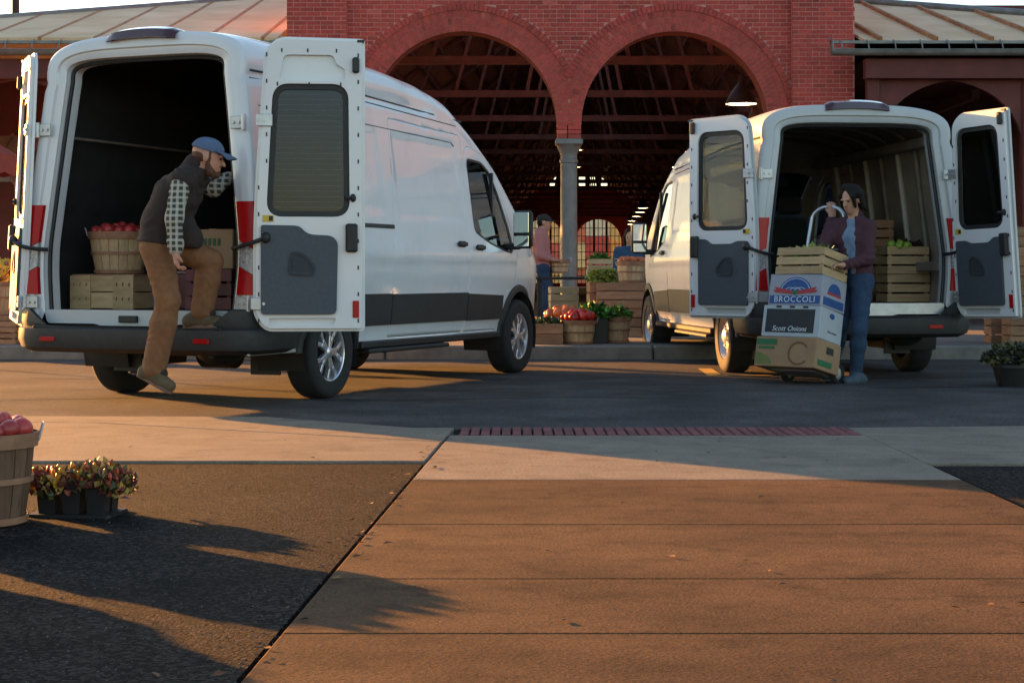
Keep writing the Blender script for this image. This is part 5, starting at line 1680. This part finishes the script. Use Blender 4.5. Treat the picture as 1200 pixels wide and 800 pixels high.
for k in range(46):
    (x, y, z), d = ballpt((0, 0, .22), (.25, .24, .17), True)()
    q.tint = random.choice([(1.01, 1, 1), (1, .8, .2), (.8, .75, .9), (1, .85, .3)])
    for i in range(5):
        b_ = 2 * math.pi * i / 5 + k
        q.add([(x, y, z + .01), (x + .016 * math.cos(b_ - .4), y + .016 * math.sin(b_ - .4) - .004, z + .018), (x + .024 * math.cos(b_), y + .02 * math.sin(b_) - .006, z + .02), (x + .016 * math.cos(b_ + .4), y + .016 * math.sin(b_ + .4) - .004, z + .018)], [(0, 1, 2, 3)])
o = q.build('petals', M_pet, fp, norm=False); o['kind'] = 'stuff'
# ================================================================ PEOPLE (implicit surfaces -> one mesh per body / garment)
def cone(a, b, r0, r1): return ('c', Vector(a), Vector(b), r0, r1)
def ellip(c, rad, ax=None): return ('e', Vector(c), rad, ax)
def ev(p, X, Y, Z):
    if p[0] == 'c':
        _, a, b, r0, r1 = p
        d = b - a; L2 = max(d.length_squared, 1e-9)
        px, py, pz = X - a.x, Y - a.y, Z - a.z
        t = np.clip((px * d.x + py * d.y + pz * d.z) / L2, 0, 1)
        return np.sqrt((px - t * d.x) ** 2 + (py - t * d.y) ** 2 + (pz - t * d.z) ** 2) - (r0 + t * (r1 - r0))
    _, c, rad, ax = p
    ax = ax or (Vector((1, 0, 0)), Vector((0, 1, 0)), Vector((0, 0, 1)))
    px, py, pz = X - c.x, Y - c.y, Z - c.z
    k = np.sqrt(sum(((px * a.x + py * a.y + pz * a.z) / r) ** 2 for a, r in zip(ax, rad)))
    return (k - 1) * min(rad)
def pbox(p):
    if p[0] == 'c':
        r = max(p[3], p[4])
        return [min(p[1][i], p[2][i]) - r for i in range(3)], [max(p[1][i], p[2][i]) + r for i in range(3)]
    r = max(p[2]); return [p[1][i] - r for i in range(3)], [p[1][i] + r for i in range(3)]
def sdf_mesh(prims, res, k=.03, cuts=(), fold=(0, 30), hard=(), sub=()):
    allp = list(prims) + list(hard)
    lo = np.array([min(pbox(p)[0][i] for p in allp) for i in range(3)]) - 3 * res
    hi = np.array([max(pbox(p)[1][i] for p in allp) for i in range(3)]) + 3 * res
    n = np.ceil((hi - lo) / res).astype(int) + 1
    ax = [(lo[i] + res * np.arange(n[i])).astype(np.float32) for i in range(3)]
    D = np.full(n, .2, np.float32)
    def reg(p, m):
        a, b = pbox(p)
        s = []
        for i in range(3):
            i0 = max(0, int((a[i] - m - lo[i]) / res)); i1 = min(n[i], int((b[i] + m - lo[i]) / res) + 2)
            s.append(slice(i0, i1))
        return tuple(s)
    def grid(s): return ax[0][s[0]][:, None, None], ax[1][s[1]][None, :, None], ax[2][s[2]][None, None, :]
    for p in prims:
        s = reg(p, k + .05); d = ev(p, *grid(s)); o = D[s]
        h = np.clip(.5 + .5 * (o - d) / k, 0, 1)
        D[s] = o * (1 - h) + d * h - k * h * (1 - h)
    for p in hard:
        kk = .006
        s = reg(p, .05); d = ev(p, *grid(s)); o = D[s]
        h = np.clip(.5 + .5 * (o - d) / kk, 0, 1)
        D[s] = o * (1 - h) + d * h - kk * h * (1 - h)
    for p in sub:
        s = reg(p, .02); d = ev(p, *grid(s)); D[s] = np.maximum(D[s], -d)
    X, Y, Z = grid((slice(None),) * 3)
    if fold[0]:
        f = fold[1]
        w1 = np.sin(f * (.9 * Z + .4 * X + .25 * Y) + 2.6 * np.sin(7 * X + 9 * Z + 1) + 2.0 * np.sin(13 * Y - 5 * Z) + 1.2 * np.sin(23 * X - 17 * Z))
        md = .5 + .5 * np.sin(15 * Z + 6 * X + 1.3) * np.sin(11 * X - 13 * Y + 8 * Z + 2)
        D += fold[0] * 1.6 * (np.abs(w1) - .6) * (.25 + md)
    for c, nn in cuts:
        nn = Vector(nn).normalized()
        D = np.maximum(D, (X - c[0]) * nn.x + (Y - c[1]) * nn.y + (Z - c[2]) * nn.z)
    I = D < 0
    c8 = [I[a:n[0] - 1 + a, b:n[1] - 1 + b, c:n[2] - 1 + c] for a in (0, 1) for b in (0, 1) for c in (0, 1)]
    sm = sum(x.astype(np.int8) for x in c8)
    act = (sm > 0) & (sm < 8)
    idx = np.argwhere(act)
    if len(idx) == 0: return [], []
    pos = np.zeros((len(idx), 3)); cnt = np.zeros(len(idx))
    off = [(a, b, c) for a in (0, 1) for b in (0, 1) for c in (0, 1)]
    for i, o1 in enumerate(off):
        for o2 in off[i + 1:]:
            if sum(abs(x - y) for x, y in zip(o1, o2)) != 1: continue
            d1 = D[idx[:, 0] + o1[0], idx[:, 1] + o1[1], idx[:, 2] + o1[2]]; d2 = D[idx[:, 0] + o2[0], idx[:, 1] + o2[1], idx[:, 2] + o2[2]]
            m = (d1 < 0) != (d2 < 0)
            t = np.where(m, d1 / np.where(m, d1 - d2, 1), 0)
            q = np.array(o1)[None] + t[:, None] * (np.array(o2) - np.array(o1))[None]
            pos += q * m[:, None]; cnt += m
    V = lo + res * (idx + pos / cnt[:, None])
    vid = np.full(act.shape, -1, np.int64); vid[tuple(idx.T)] = np.arange(len(idx))
    F = []
    for a in range(3):
        sl0 = [slice(None)] * 3; sl1 = [slice(None)] * 3
        sl0[a] = slice(0, n[a] - 1); sl1[a] = slice(1, n[a])
        ch = I[tuple(sl0)] != I[tuple(sl1)]
        e = np.argwhere(ch)
        b, c = (a + 1) % 3, (a + 2) % 3
        e = e[(e[:, b] > 0) & (e[:, c] > 0) & (e[:, b] < n[b] - 1) & (e[:, c] < n[c] - 1)]
        q = []
        for (db, dc) in ((-1, -1), (0, -1), (0, 0), (-1, 0)):
            g = e.copy(); g[:, b] += db; g[:, c] += dc
            q.append(vid[g[:, 0], g[:, 1], g[:, 2]])
        q = np.stack(q, 1)
        flip = ~I[e[:, 0], e[:, 1], e[:, 2]]
        q[flip] = q[flip][:, ::-1]
        F.append(q[(q >= 0).all(1)])
    return V, np.concatenate(F)
def sdf_obj(name, m, parent, org, prims, res=.01, pick=None, **kw):
    V, F = sdf_mesh(prims, res, **kw)
    me = bpy.data.meshes.new(name)
    me.from_pydata((V - np.array(org)).tolist(), [], F.tolist())
    ms = m if isinstance(m, (list, tuple)) else [m]
    for x in ms: me.materials.append(x)
    me.polygons.foreach_set('use_smooth', [True] * len(me.polygons))
    return obj(name, me, parent)

def head_prims(c, f, u, s=1.0):
    f = Vector(f).normalized(); u = Vector(u); u = (u - f * u.dot(f)).normalized(); r = f.cross(u)
    A = (f, u, r)
    at_ = lambda a, b, d: c + f * (a * s) + u * (b * s) + r * (d * s)
    P1 = [ellip(at_(-.012, .03, 0), (.098 * s, .095 * s, .076 * s), A), ellip(at_(.028, -.035, 0), (.068 * s, .085 * s, .060 * s), A),
          cone(at_(.02, -.085, 0), at_(.062, -.092, 0), .036 * s, .026 * s)]
    H_ = [cone(at_(.090, .005, 0), at_(.112, -.032, 0), .009 * s, .013 * s), cone(at_(.086, -.060, -.016), at_(.086, -.060, .016), .009 * s, .009 * s), cone(at_(.086, -.072, -.012), at_(.086, -.072, .012), .009 * s, .009 * s),
          cone(at_(.084, .020, -.042), at_(.088, .020, .042), .010 * s, .010 * s)]
    for q in (-1, 1):
        H_.append(ellip(at_(-.008, -.008, q * .078), (.020 * s, .033 * s, .011 * s), A))
    eyes = [at_(.082, .000, q * .030) for q in (-1, 1)]
    return P1, H_, eyes, at_, A
def hand_prims(w, d, pn, s=1.0, curl=1.0, thumb=None):
    """w wrist, d along the hand, pn palm normal (fingers curl towards it)"""
    d = Vector(d).normalized(); pn = Vector(pn); pn = (pn - d * pn.dot(d)).normalized(); q = d.cross(pn)
    out = [cone(w, w + d * .02 * s, .026 * s, .028 * s), cone(w + d * .03 * s - q * .018 * s, w + d * .085 * s - q * .026 * s, .022 * s, .018 * s), cone(w + d * .03 * s + q * .014 * s, w + d * .09 * s + q * .022 * s, .022 * s, .018 * s)]
    fg = []
    for i, (o, L) in enumerate(((-.034, .060), (-.012, .074), (.011, .078), (.033, .068))):
        b0 = w + d * (.088 + (.004 if i in (1, 2) else 0)) * s + q * o * s
        a1 = .35 * curl; a2 = 1.1 * curl; a3 = 1.7 * curl
        b1 = b0 + (d * math.cos(a1) + pn * math.sin(a1)) * L * .45 * s
        b2 = b1 + (d * math.cos(a2) + pn * math.sin(a2)) * L * .33 * s
        b3 = b2 + (d * math.cos(a3) + pn * math.sin(a3)) * L * .25 * s
        fg += [cone(b0, b1, .0098 * s, .009 * s), cone(b1, b2, .009 * s, .0085 * s), cone(b2, b3, .0085 * s, .0075 * s)]
    sg = thumb if thumb else 1
    t0 = w + d * .028 * s + q * .026 * s * sg
    t1 = t0 + (d * .7 + q * .55 * sg + pn * .35) * .038 * s; t2 = t1 + (d * .85 + pn * .55) * .034 * s
    fg += [cone(t0, t1, .014 * s, .011 * s), cone(t1, t2, .011 * s, .009 * s)]
    return out, fg
def torso(J, g=0.0):
    hr, hl, ch, nk, sr, sl_ = (Vector(J[k]) for k in ('hipR', 'hipL', 'chest', 'neck', 'shR', 'shL'))
    pel = (hr + hl) / 2; rv = (hl - hr).normalized(); sv = (sl_ - sr).normalized()
    wst = Vector(J['waist']); s = J.get('w', 1.0)
    out = []
    for q in (-1, 1):
        out.append(cone(pel + rv * q * .075 * s, wst + (rv + sv).normalized() * q * .065 * s, .108 * s + g, .098 * s + g))
        out.append(cone(wst + (rv + sv).normalized() * q * .065 * s, ch + sv * q * .085 * s, .098 * s + g, .108 * s + g))
    out.append(cone(sr - (sr - nk) * .12, nk, .058 * s + g, .062 * s + g * .7)); out.append(cone(sl_ - (sl_ - nk) * .12, nk, .058 * s + g, .062 * s + g * .7))
    out.append(cone(ch, nk, .10 * s + g, .065 * s + g * .5))
    return out
def arm(J, sd, g=0.0, to=1.0):
    a, b, c = Vector(J['sh' + sd]), Vector(J['el' + sd]), Vector(J['wr' + sd])
    return [cone(a, b, .054 + g, .043 + g), cone(b, b + (c - b) * to, .043 + g, .043 + (.030 - .043) * to + g)]
def leg(J, sd, g=0.0, hem=1.0, wide=0.0):
    a, b, c = Vector(J['hip' + sd]), Vector(J['kn' + sd]), Vector(J['an' + sd])
    return [cone(a, b, .092 + g, .062 + g), cone(b, b + (c - b) * .35, .060 + g, .060 + g + wide * .3), cone(b + (c - b) * .35, b + (c - b) * hem, .060 + g + wide * .3, .042 + g + wide)]
def foot(J, sd, g=0.0):
    h, t, a = Vector(J['he' + sd]), Vector(J['to' + sd]), Vector(J['an' + sd])
    return [cone(a, h, .040 + g, .034 + g), cone(h, t, .034 + g, .030 + g), cone(a, (h + t * 2) / 3, .038 + g, .034 + g)]
def person(label, J, org, skin, res, hands, headf, headu, hs=1.0):
    root = empty('person', org); tag(root, label, 'person')
    hc = Vector(J['head'])
    P1, H1, eyes, at_, A = head_prims(hc, headf, headu, hs)
    pr = torso(J, -.004) + P1 + [cone(Vector(J['neck']), hc - A[1] * .05 * hs - A[0] * .01, .056, .052)]
    hd = list(H1)
    for sd in 'RL':
        pr += arm(J, sd, -.002) + leg(J, sd, -.006) + foot(J, sd, -.006)
        hp_, fg = hands[sd]
        pr += hp_; hd += fg
    body = sdf_obj('body', skin, root, org, pr, res, k=.018, hard=hd)
    for e in eyes:
        q = MB(); q.ell(e - Vector(org), (.0095, .0095, .0075), n=10, m=6); q.build('eye', mat('eye_dark', (.02, .012, .01), .2), body, smooth=True)
    return root, body, at_, A
def plaid(name, c0, c1, c2, sx=14.0):
    m = bpy.data.materials.new(name); m.use_nodes = True
    n, l = m.node_tree.nodes, m.node_tree.links
    b = n['Principled BSDF']; b.inputs['Roughness'].default_value = .85
    tc = n.new('ShaderNodeTexCoord'); outs = []
    for d, ph in (('X', 0), ('Z', 1)):
        wv = n.new('ShaderNodeTexWave'); wv.bands_direction = d; wv.inputs['Scale'].default_value = sx; wv.inputs['Distortion'].default_value = .6; wv.inputs['Detail'].default_value = 1
        rp = n.new('ShaderNodeValToRGB'); rp.color_ramp.elements[0].position = .52; rp.color_ramp.elements[1].position = .78
        l.new(tc.outputs['Object'], wv.inputs[0]); l.new(wv.outputs[0], rp.inputs[0]); outs.append(rp.outputs[0])
    m1 = n.new('ShaderNodeMix'); m1.data_type = 'RGBA'; m1.inputs[6].default_value = (*c0, 1); m1.inputs[7].default_value = (*c1, 1)
    l.new(outs[0], m1.inputs[0])
    m2 = n.new('ShaderNodeMix'); m2.data_type = 'RGBA'; m2.inputs[7].default_value = (*c2, 1)
    ad = n.new('ShaderNodeMath'); ad.operation = 'MULTIPLY'; ad.inputs[1].default_value = .75
    l.new(outs[1], ad.inputs[0]); l.new(ad.outputs[0], m2.inputs[0]); l.new(m1.outputs[2], m2.inputs[6])
    l.new(m2.outputs[2], b.inputs['Base Color'])
    return m
def cloth(name, col, rough=.88, bump=.25, var=.18, scale=18, bscale=220):
    return mat(name, col, rough, var, scale, bump=bump, bscale=bscale)
M_skin = mat('light_skin', (.46, .22, .145), .5, .10, 12, sub=.08)
M_skin2 = mat('brown_skin', (.47, .245, .16), .45, .10, 12, sub=.08)
M_hair = mat('dark_hair', (.010, .007, .006), .6, .4, 40, bump=.6, bscale=90, stretch=(3, 3, .5), spec=.2)
M_beard = mat('reddish_beard', (.10, .038, .018), .8, .3, 60, bump=.5, bscale=160)
def soles(J, sd, root, org, m, g=.012, dz=.026):
    h, t = Vector(J['he' + sd]), Vector(J['to' + sd])
    d = (t - h).normalized(); a = d.cross(Vector((0, 0, 1))).normalized(); dn = d.cross(a).normalized()
    if dn.z > 0: dn = -dn
    q = MB()
    out = []
    for k, (u, wd) in enumerate(((-.042, .018), (-.03, .034), (.10, .034), (.5, .038), (.8, .046), (1.02, .036), (1.16, .016))):
        p = h + (t - h) * u if u > 0 else h + d * u
        out.append((p, wd))
    ring = [p - a * w for p, w in out] + [p + a * w for p, w in out[::-1]]
    top = [p + dn * .022 - Vector(org) for p in ring]; bot = [p + dn * (.022 + dz) - Vector(org) for p in ring]
    n = len(ring)
    q.add(top + bot, [tuple(range(n)), tuple(range(2 * n - 1, n - 1, -1))] + [(i, (i + 1) % n, n + (i + 1) % n, n + i) for i in range(n)])
    return q.build('sole', m, root, bev=.004)

# ---------------- the man climbing into the white van
Ym = 11.86
J = dict(hipR=P(184, 289, 11.77), hipL=P(198, 286, 11.96), waist=P(194, 258, Ym), chest=P(209, 228, Ym), neck=P(226, 203, Ym), shR=P(212, 213, 11.67), shL=P(231, 211, 12.03),
         elR=P(204, 257, 11.60), wrR=P(206, 293, 11.60), elL=P(250, 221, 12.16), wrL=P(268, 208, 12.28), head=P(244, 184, Ym),
         knR=P(197, 352, 11.74), anR=P(181, 430, 11.80), heR=P(170, 436, 11.80), toR=P(199, 452, 11.76),
         knL=P(247, 306, 12.0), anL=P(237, 366, 12.03), heL=P(222, 376.5, 12.04), toL=P(256, 376.5, 12.0), w=1.04)
org = (P(200, 455, Ym).x, Ym, 0.0)
hR = hand_prims(J['wrR'] + Vector((0, 0, .005)), (0.06, 0, -1), (.95, .25, -.1), 1.05, 1.15, 1)
dl = (P(286, 200, 12.36) - J['wrL'])
hL = hand_prims(J['wrL'] , dl, (.35, -.2, -1), 1.05, .75, -1)
man, mb, at_, A = person('bearded man in blue cap and brown vest stepping up into the white van', J, org, M_skin, .0075, dict(R=hR, L=hL), (1, .10, -.22), (.2, 0, 1), 1.06)
f, u, r = A
M_vest = cloth('brown_vest_canvas', (.028, .016, .014)); M_tan = cloth('tan_work_trousers', (.20, .088, .036), bump=.35)
M_plaid = plaid('plaid_flannel', (.035, .038, .03), (.34, .32, .27), (.44, .41, .34), 7.6)
M_cap = cloth('blue_cap_cotton', (.085, .125, .21)); M_boot = mat('olive_suede', (.10, .068, .035), .85, .3, 20, bump=.2); M_sole = mat('pinkish_sole', (.17, .095, .07), .8)
sdf_obj('trousers', M_tan, man, org, leg(J, 'R', .022, 1.02, .022) + leg(J, 'L', .022, .96, .020) + [cone(J['hipR'], J['hipL'], .112, .112), cone((J['hipR'] + J['hipL']) / 2, J['waist'], .125, .12)], .0085, k=.03, fold=(.0035, 46), cuts=[(J['waist'] + Vector((0, 0, .0)), (.45, 0, 1))])
sdf_obj('shirt_sleeve', M_plaid, man, org, arm(J, 'R', .016, .97), .008, k=.025, fold=(.005, 50))
sdf_obj('shirt_sleeve', M_plaid, man, org, arm(J, 'L', .016, .93), .008, k=.025, fold=(.005, 50))
q_ = J['wrR'] + (J['elR'] - J['wrR']) * .10
sdf_obj('cuff', M_plaid, man, org, [cone(q_, J['wrR'] + (J['elR'] - J['wrR']) * .26, .056, .058)], .008, k=.02, fold=(.003, 60))
vp = torso(J, .032) + [cone(J['waist'], (J['hipR'] + J['hipL']) / 2 + Vector((-.03, 0, .0)), .13, .15), cone(J['waist'] + Vector((.1, 0, -.02)), J['waist'] + Vector((.16, .0, -.13)), .10, .10)]
sdf_obj('vest', M_vest, man, org, vp, .009, k=.04, fold=(.007, 30), cuts=[(P(190, 286, Ym), (-.12, 0, -1)), (J['neck'] + Vector((.02, 0, .045)), (.25, 0, 1))])
sdf_obj('collar', M_vest, man, org, [cone(J['neck'] + Vector((-.02, 0, .0)), J['neck'] + Vector((.012, 0, .065)), .082, .074)], .008, k=.02)
sdf_obj('cap', M_cap, man, org, [ellip(at_(-.012, .045, 0), (.115, .088, .092), A)], .007, k=.02, cuts=[(at_(0, .035, 0), -u - f * .10)])
q = MB(); rr = []
for i in range(9):
    tt = -1 + i / 4
    bas = at_(.075 - .035 * tt * tt, .045, tt * .078); tip = at_(.185 - .055 * tt * tt, .022 - .018 * tt * tt, tt * .072)
    mid = (bas + tip) / 2 + u * .008
    rr.append([bas - Vector(org), mid - Vector(org), tip - Vector(org)])
q.grid(rr); o = q.build('cap_peak', M_cap, man, smooth=True, norm=False); sm_ = o.modifiers.new('t', 'SOLIDIFY'); sm_.thickness = .008
sdf_obj('beard', M_beard, man, org, [cone(at_(.03, -.09, -.03), at_(.07, -.10, 0), .034, .030), cone(at_(.03, -.09, .03), at_(.07, -.10, 0), .034, .030), cone(at_(.012, -.05, -.058), at_(.03, -.09, -.035), .018, .03), cone(at_(.012, -.05, .058), at_(.03, -.09, .035), .018, .03), cone(at_(.088, -.050, -.02), at_(.088, -.050, .02), .010, .010)], .006, k=.02, fold=(.003, 90))
sdf_obj('hair', M_beard, man, org, [ellip(at_(-.030, .002, 0), (.084, .066, .0785), A), cone(at_(-.06, -.03, 0), at_(-.05, -.075, 0), .05, .05), cone(at_(.014, .03, -.072), at_(.014, -.045, -.060), .010, .012), cone(at_(.014, .03, .072), at_(.014, -.045, .060), .010, .012)], .006, k=.012, fold=(.002, 90), cuts=[(at_(.026, 0, 0), f)])
for sd in 'RL':
    sdf_obj('boot_collar', M_vest, man, org, [cone(J['an' + sd] + (J['kn' + sd] - J['an' + sd]) * .02, J['an' + sd] + (J['kn' + sd] - J['an' + sd]) * .10, .062, .060), cone(J['an' + sd], J['to' + sd] * .5 + J['an' + sd] * .5 + Vector((0, 0, .02)), .047, .040)], .008, k=.02)
    sdf_obj('boot', M_boot, man, org, foot(J, sd, .012) + [cone(J['an' + sd], J['an' + sd] + (J['kn' + sd] - J['an' + sd]) * .12, .056, .055)], .008, k=.03)
    soles(J, sd, man, org, M_sole)

# ---------------- the woman at the hand truck
grip = TD @ Vector((.0, .06, 1.50))
Yw = 15.02
J = dict(hipR=P(999, 330, 15.10), hipL=P(1010, 330, 14.94), waist=P(1003, 304, Yw), chest=P(1001, 278, Yw), neck=P(1001, 258, Yw), shR=P(984, 265, 15.12), shL=P(1018, 266, 14.92),
         elR=P(964, 291, 15.06), wrR=grip + Vector((.02, -.035, -.085)), elL=P(1018, 303, 14.84), wrL=P(990, 311, 14.78), head=P(998, 234, 14.98),
         knR=P(985, 381, 15.02), anR=P(974, 432, 15.18), heR=P(980, 437, 15.24), toR=P(966, 441, 15.05),
         knL=P(1007, 385, 14.86), anL=P(1003, 437, 14.98), heL=P(1010, 444.5, 15.02), toL=P(993, 446, 14.83), w=.88)
org = (P(1003, 447, 15.0).x, 15.0, 0.0)
hR = hand_prims(J['wrR'], Vector((-.05, .05, 1)), (-.1, 1, .3), .92, 1.05, 1)
hL = hand_prims(J['wrL'], (P(976, 311, 14.74) - J['wrL']), (0, -.2, -1), .92, .7, -1)
wom, wbod, at_, A = person('woman in plum jacket and jeans steadying the loaded hand truck', J, org, M_skin2, .0075, dict(R=hR, L=hL), (-.78, -.60, -.27), (-.1, -.1, 1), .97)
f, u, r = A
M_jack = cloth('plum_jacket', (.060, .020, .030)); M_jean = cloth('blue_denim', (.020, .045, .095), bump=.3); M_tee = cloth('pale_blue_top', (.16, .23, .34)); M_trainer = mat('grey_blue_trainer', (.045, .07, .095), .7, .3, 30)
sdf_obj('jeans', M_jean, wom, org, leg(J, 'R', .008, 1.0, .004) + leg(J, 'L', .008, 1.0, .004) + [cone(J['hipR'], J['hipL'], .108, .108), cone((J['hipR'] + J['hipL']) / 2, J['waist'], .115, .10)], .0085, k=.03, fold=(.003, 50), cuts=[(J['waist'] + Vector((0, 0, -.02)), (0, 0, 1))])
fx_, fy_ = Vector((-.62, -.74, 0)).normalized(), Vector((-.74, .62, 0)).normalized()
sdf_obj('top', M_tee, wom, org, torso(J, .006), .009, k=.03, cuts=[(J['neck'] + Vector((0, 0, .01)), (0, 0, 1)), ((J['hipR'] + J['hipL']) / 2 + Vector((0, 0, .02)), (0, 0, -1))])
jp = torso(J, .013) + [cone(J['waist'], (J['hipR'] + J['hipL']) / 2 + Vector((0, 0, .04)), .125, .140)] + arm(J, 'R', .010, .97) + arm(J, 'L', .010, .97)
fc = J['chest'] + fx_ * .10
sdf_obj('jacket', M_jack, wom, org, jp, .0085, k=.035, fold=(.006, 36), cuts=[((J['hipR'] + J['hipL']) / 2 + Vector((0, 0, .0)), (0, 0, -1)), (J['neck'] + Vector((0, 0, .035)), (0, 0, 1))],
        sub=[cone(J['neck'] + fx_ * .10 + Vector((0, 0, .02)), J['waist'] + fx_ * .17 + fy_ * .01 + Vector((0, 0, -.2)), .055, .065), cone(J['chest'] + fx_ * .13, J['waist'] + fx_ * .17 + Vector((0, 0, -.2)), .07, .08)])
sdf_obj('collar', M_jack, wom, org, [cone(J['neck'] - fx_ * .02, J['neck'] - fx_ * .015 + Vector((0, 0, .06)), .078, .07)], .008, k=.02, sub=[cone(J['neck'] + fx_ * .07, J['neck'] + fx_ * .07 + Vector((0, 0, .1)), .05, .06)])
strands = []
for k in range(46):
    a_ = random.uniform(-2.5, 2.5)                      # angle round the head, 0 = back
    rr_ = .083 + random.uniform(-.006, .010)
    top_ = at_(.02 - .02 * math.cos(a_), .125, .012 + .02 * math.sin(a_))
    mid_ = at_(-.015 - rr_ * 1.05 * math.cos(a_), .045, rr_ * math.sin(a_))
    low_ = at_(-.02 - (rr_ + .008) * math.cos(a_), -.085 + random.uniform(-.035, .02), (rr_ + .012) * math.sin(a_))
    if abs(a_) > 1.9: low_ = at_(.05, -.045 + random.uniform(-.02, .02), .075 * math.copysign(1, a_)); mid_ = at_(.055, .045, .07 * math.copysign(1, a_))
    strands += [cone(top_, mid_, .020, .017), cone(mid_, low_, .017, .009)]
sdf_obj('hair', M_hair, wom, org, [ellip(at_(-.028, .045, 0), (.098, .092, .086), A), ellip(at_(-.045, -.02, 0), (.066, .085, .08), A)] + strands, .0065, k=.012, sub=[ellip(at_(.118, -.036, .004), (.09, .082, .062), A)])
for sd in 'RL':
    sdf_obj('shoe', M_trainer, wom, org, foot(J, sd, .008), .008, k=.03)
    soles(J, sd, wom, org, mat('grey_sole', (.16, .17, .18), .7), dz=.018)

# ---------------- the man in a cap carrying a basket by the column
Yb = 25.4
def PB(px, py, dy=0.0): return P(px, py, Yb + dy)
J = dict(hipR=PB(636, 312, -.09), hipL=PB(638, 312, .09), waist=PB(635, 298), chest=PB(634, 282), neck=PB(635, 269.5), shR=PB(632, 275, -.19), shL=PB(636, 275, .19),
         elR=PB(633, 298, -.24), wrR=PB(648, 303, -.20), elL=PB(637, 297, .22), wrL=PB(650, 303, .12), head=PB(638, 259.5),
         knR=PB(641, 342, -.1), anR=PB(636, 374, -.1), heR=PB(634, 379, -.1), toR=PB(645, 379.5, -.1), knL=PB(643, 342, .1), anL=PB(643, 373, .1), heL=PB(641, 379, .1), toL=PB(652, 379.5, .1))
dz_ = KZ + .052 - J['toR'].z
for k_ in list(J): J[k_] = J[k_] + Vector((0, 0, dz_))
org = (PB(638, 380).x, Yb, KZ)
hh_ = {sd: hand_prims(J['wr' + sd], (1, 0, -.1), (0, .1, -1), 1.0, .9, 1) for sd in 'RL'}
gm, gb_, at_, A = person('man in black cap and pink shirt holding a basket by the column', J, org, M_skin, .013, hh_, (1, -.1, -.08), (0, 0, 1), 1.0)
M_pink = plaid('pink_check_shirt', (.42, .16, .15), (.46, .20, .18), (.36, .12, .12), 20.0); M_bcap = cloth('black_cap_cotton', (.018, .018, .02))
sdf_obj('shirt', M_pink, gm, org, torso(J, .018) + arm(J, 'R', .018, .6) + arm(J, 'L', .018, .6), .013, k=.04, fold=(.007, 34), cuts=[((J['hipR'] + J['hipL']) / 2, (0, 0, -1)), (J['neck'] + Vector((0, 0, .045)), (.2, 0, 1))])
sdf_obj('jeans', M_jean, gm, org, leg(J, 'R', .014, 1.0, .012) + leg(J, 'L', .014, 1.0, .012) + [cone(J['hipR'], J['hipL'], .115, .115)], .013, k=.03, fold=(.007, 34), cuts=[(J['waist'], (0, 0, 1))])
sdf_obj('cap', M_bcap, gm, org, [ellip(at_(-.012, .045, 0), (.112, .085, .09), A), ellip(at_(.13, .035, 0), (.065, .012, .06), A)], .011, k=.02, cuts=[(at_(0, .025, 0), -A[1])])
sdf_obj('hair', M_hair, gm, org, [ellip(at_(-.045, 0, 0), (.07, .07, .078), A)], .011, k=.02, cuts=[(at_(-.02, 0, 0), A[0])])
for sd in 'RL': sdf_obj('shoe', M_bcap, gm, org, foot(J, sd, .014), .012, k=.03)
bk = PB(651, 316); bkz = J['wrR'].z - .20
bushel('small orange basket held by the man in the black cap', (bk.x + .06, Yb - .04, bkz), .2, .14, .115, .20, gB, handle=True, n=14)

# ---------------- the woman in blue behind the display bench
Yc = 24.1
def PC(px, py, dy=0.0): return P(px, py, Yc + dy)
J = dict(hipR=PC(732, 330), hipL=PC(745, 330), waist=PC(738, 315), chest=PC(738, 302), neck=PC(738.5, 291), shR=PC(724.5, 296), shL=PC(752, 296), elR=PC(722.5, 316, -.05), wrR=PC(731, 328, -.2), elL=PC(754, 316, -.05), wrL=PC(745, 328, -.2),
         head=PC(739, 277.5), knR=PC(733, 358), anR=PC(733, 384), heR=PC(733, 388, .05), toR=PC(732.5, 388.5, -.12), knL=PC(744, 358), anL=PC(744, 384), heL=PC(744, 388, .05), toL=PC(745, 388.5, -.12), w=.88)
dz_ = KZ + .045 - J['toR'].z
for k_ in ('knR', 'anR', 'heR', 'toR', 'knL', 'anL', 'heL', 'toL'): J[k_] = J[k_] + Vector((0, 0, dz_ * (.5 if k_[0] == 'k' else 1)))
org = (PC(738, 380).x, Yc, KZ)
hh_ = {sd: hand_prims(J['wr' + sd], (0, -.6, -.6), (0, .4, -1), .92, .9, 1) for sd in 'RL'}
bw, bb_, at_, A = person('woman in blue jacket standing behind the display bench', J, org, M_skin2, .013, hh_, (-.25, -1, -.12), (0, 0, 1), .97)
M_bj = cloth('navy_jacket', (.022, .058, .115)); 
sdf_obj('jacket', M_bj, bw, org, torso(J, .022) + arm(J, 'R', .018, .97) + arm(J, 'L', .018, .97), .013, k=.04, fold=(.007, 34), cuts=[((J['hipR'] + J['hipL']) / 2, (0, 0, -1)), (J['neck'] + Vector((0, 0, .035)), (0, 0, 1))])
sdf_obj('jeans', M_jean, bw, org, leg(J, 'R', .012, 1.0, .006) + leg(J, 'L', .012, 1.0, .006) + [cone(J['hipR'], J['hipL'], .115, .115)], .013, k=.03, cuts=[(J['waist'], (0, 0, 1))])
sdf_obj('hair', M_hair, bw, org, [ellip(at_(-.03, .045, 0), (.105, .095, .09), A), ellip(at_(-.05, -.02, 0), (.07, .09, .085), A), cone(at_(-.02, -.02, -.075), at_(-.02, -.16, -.07), .04, .03), cone(at_(-.02, -.02, .075), at_(-.02, -.16, .07), .04, .03)], .011, k=.03, sub=[ellip(at_(.11, -.03, 0), (.085, .085, .062), A)])
for sd in 'RL': sdf_obj('shoe', M_bcap, bw, org, foot(J, sd, .012), .012, k=.03)
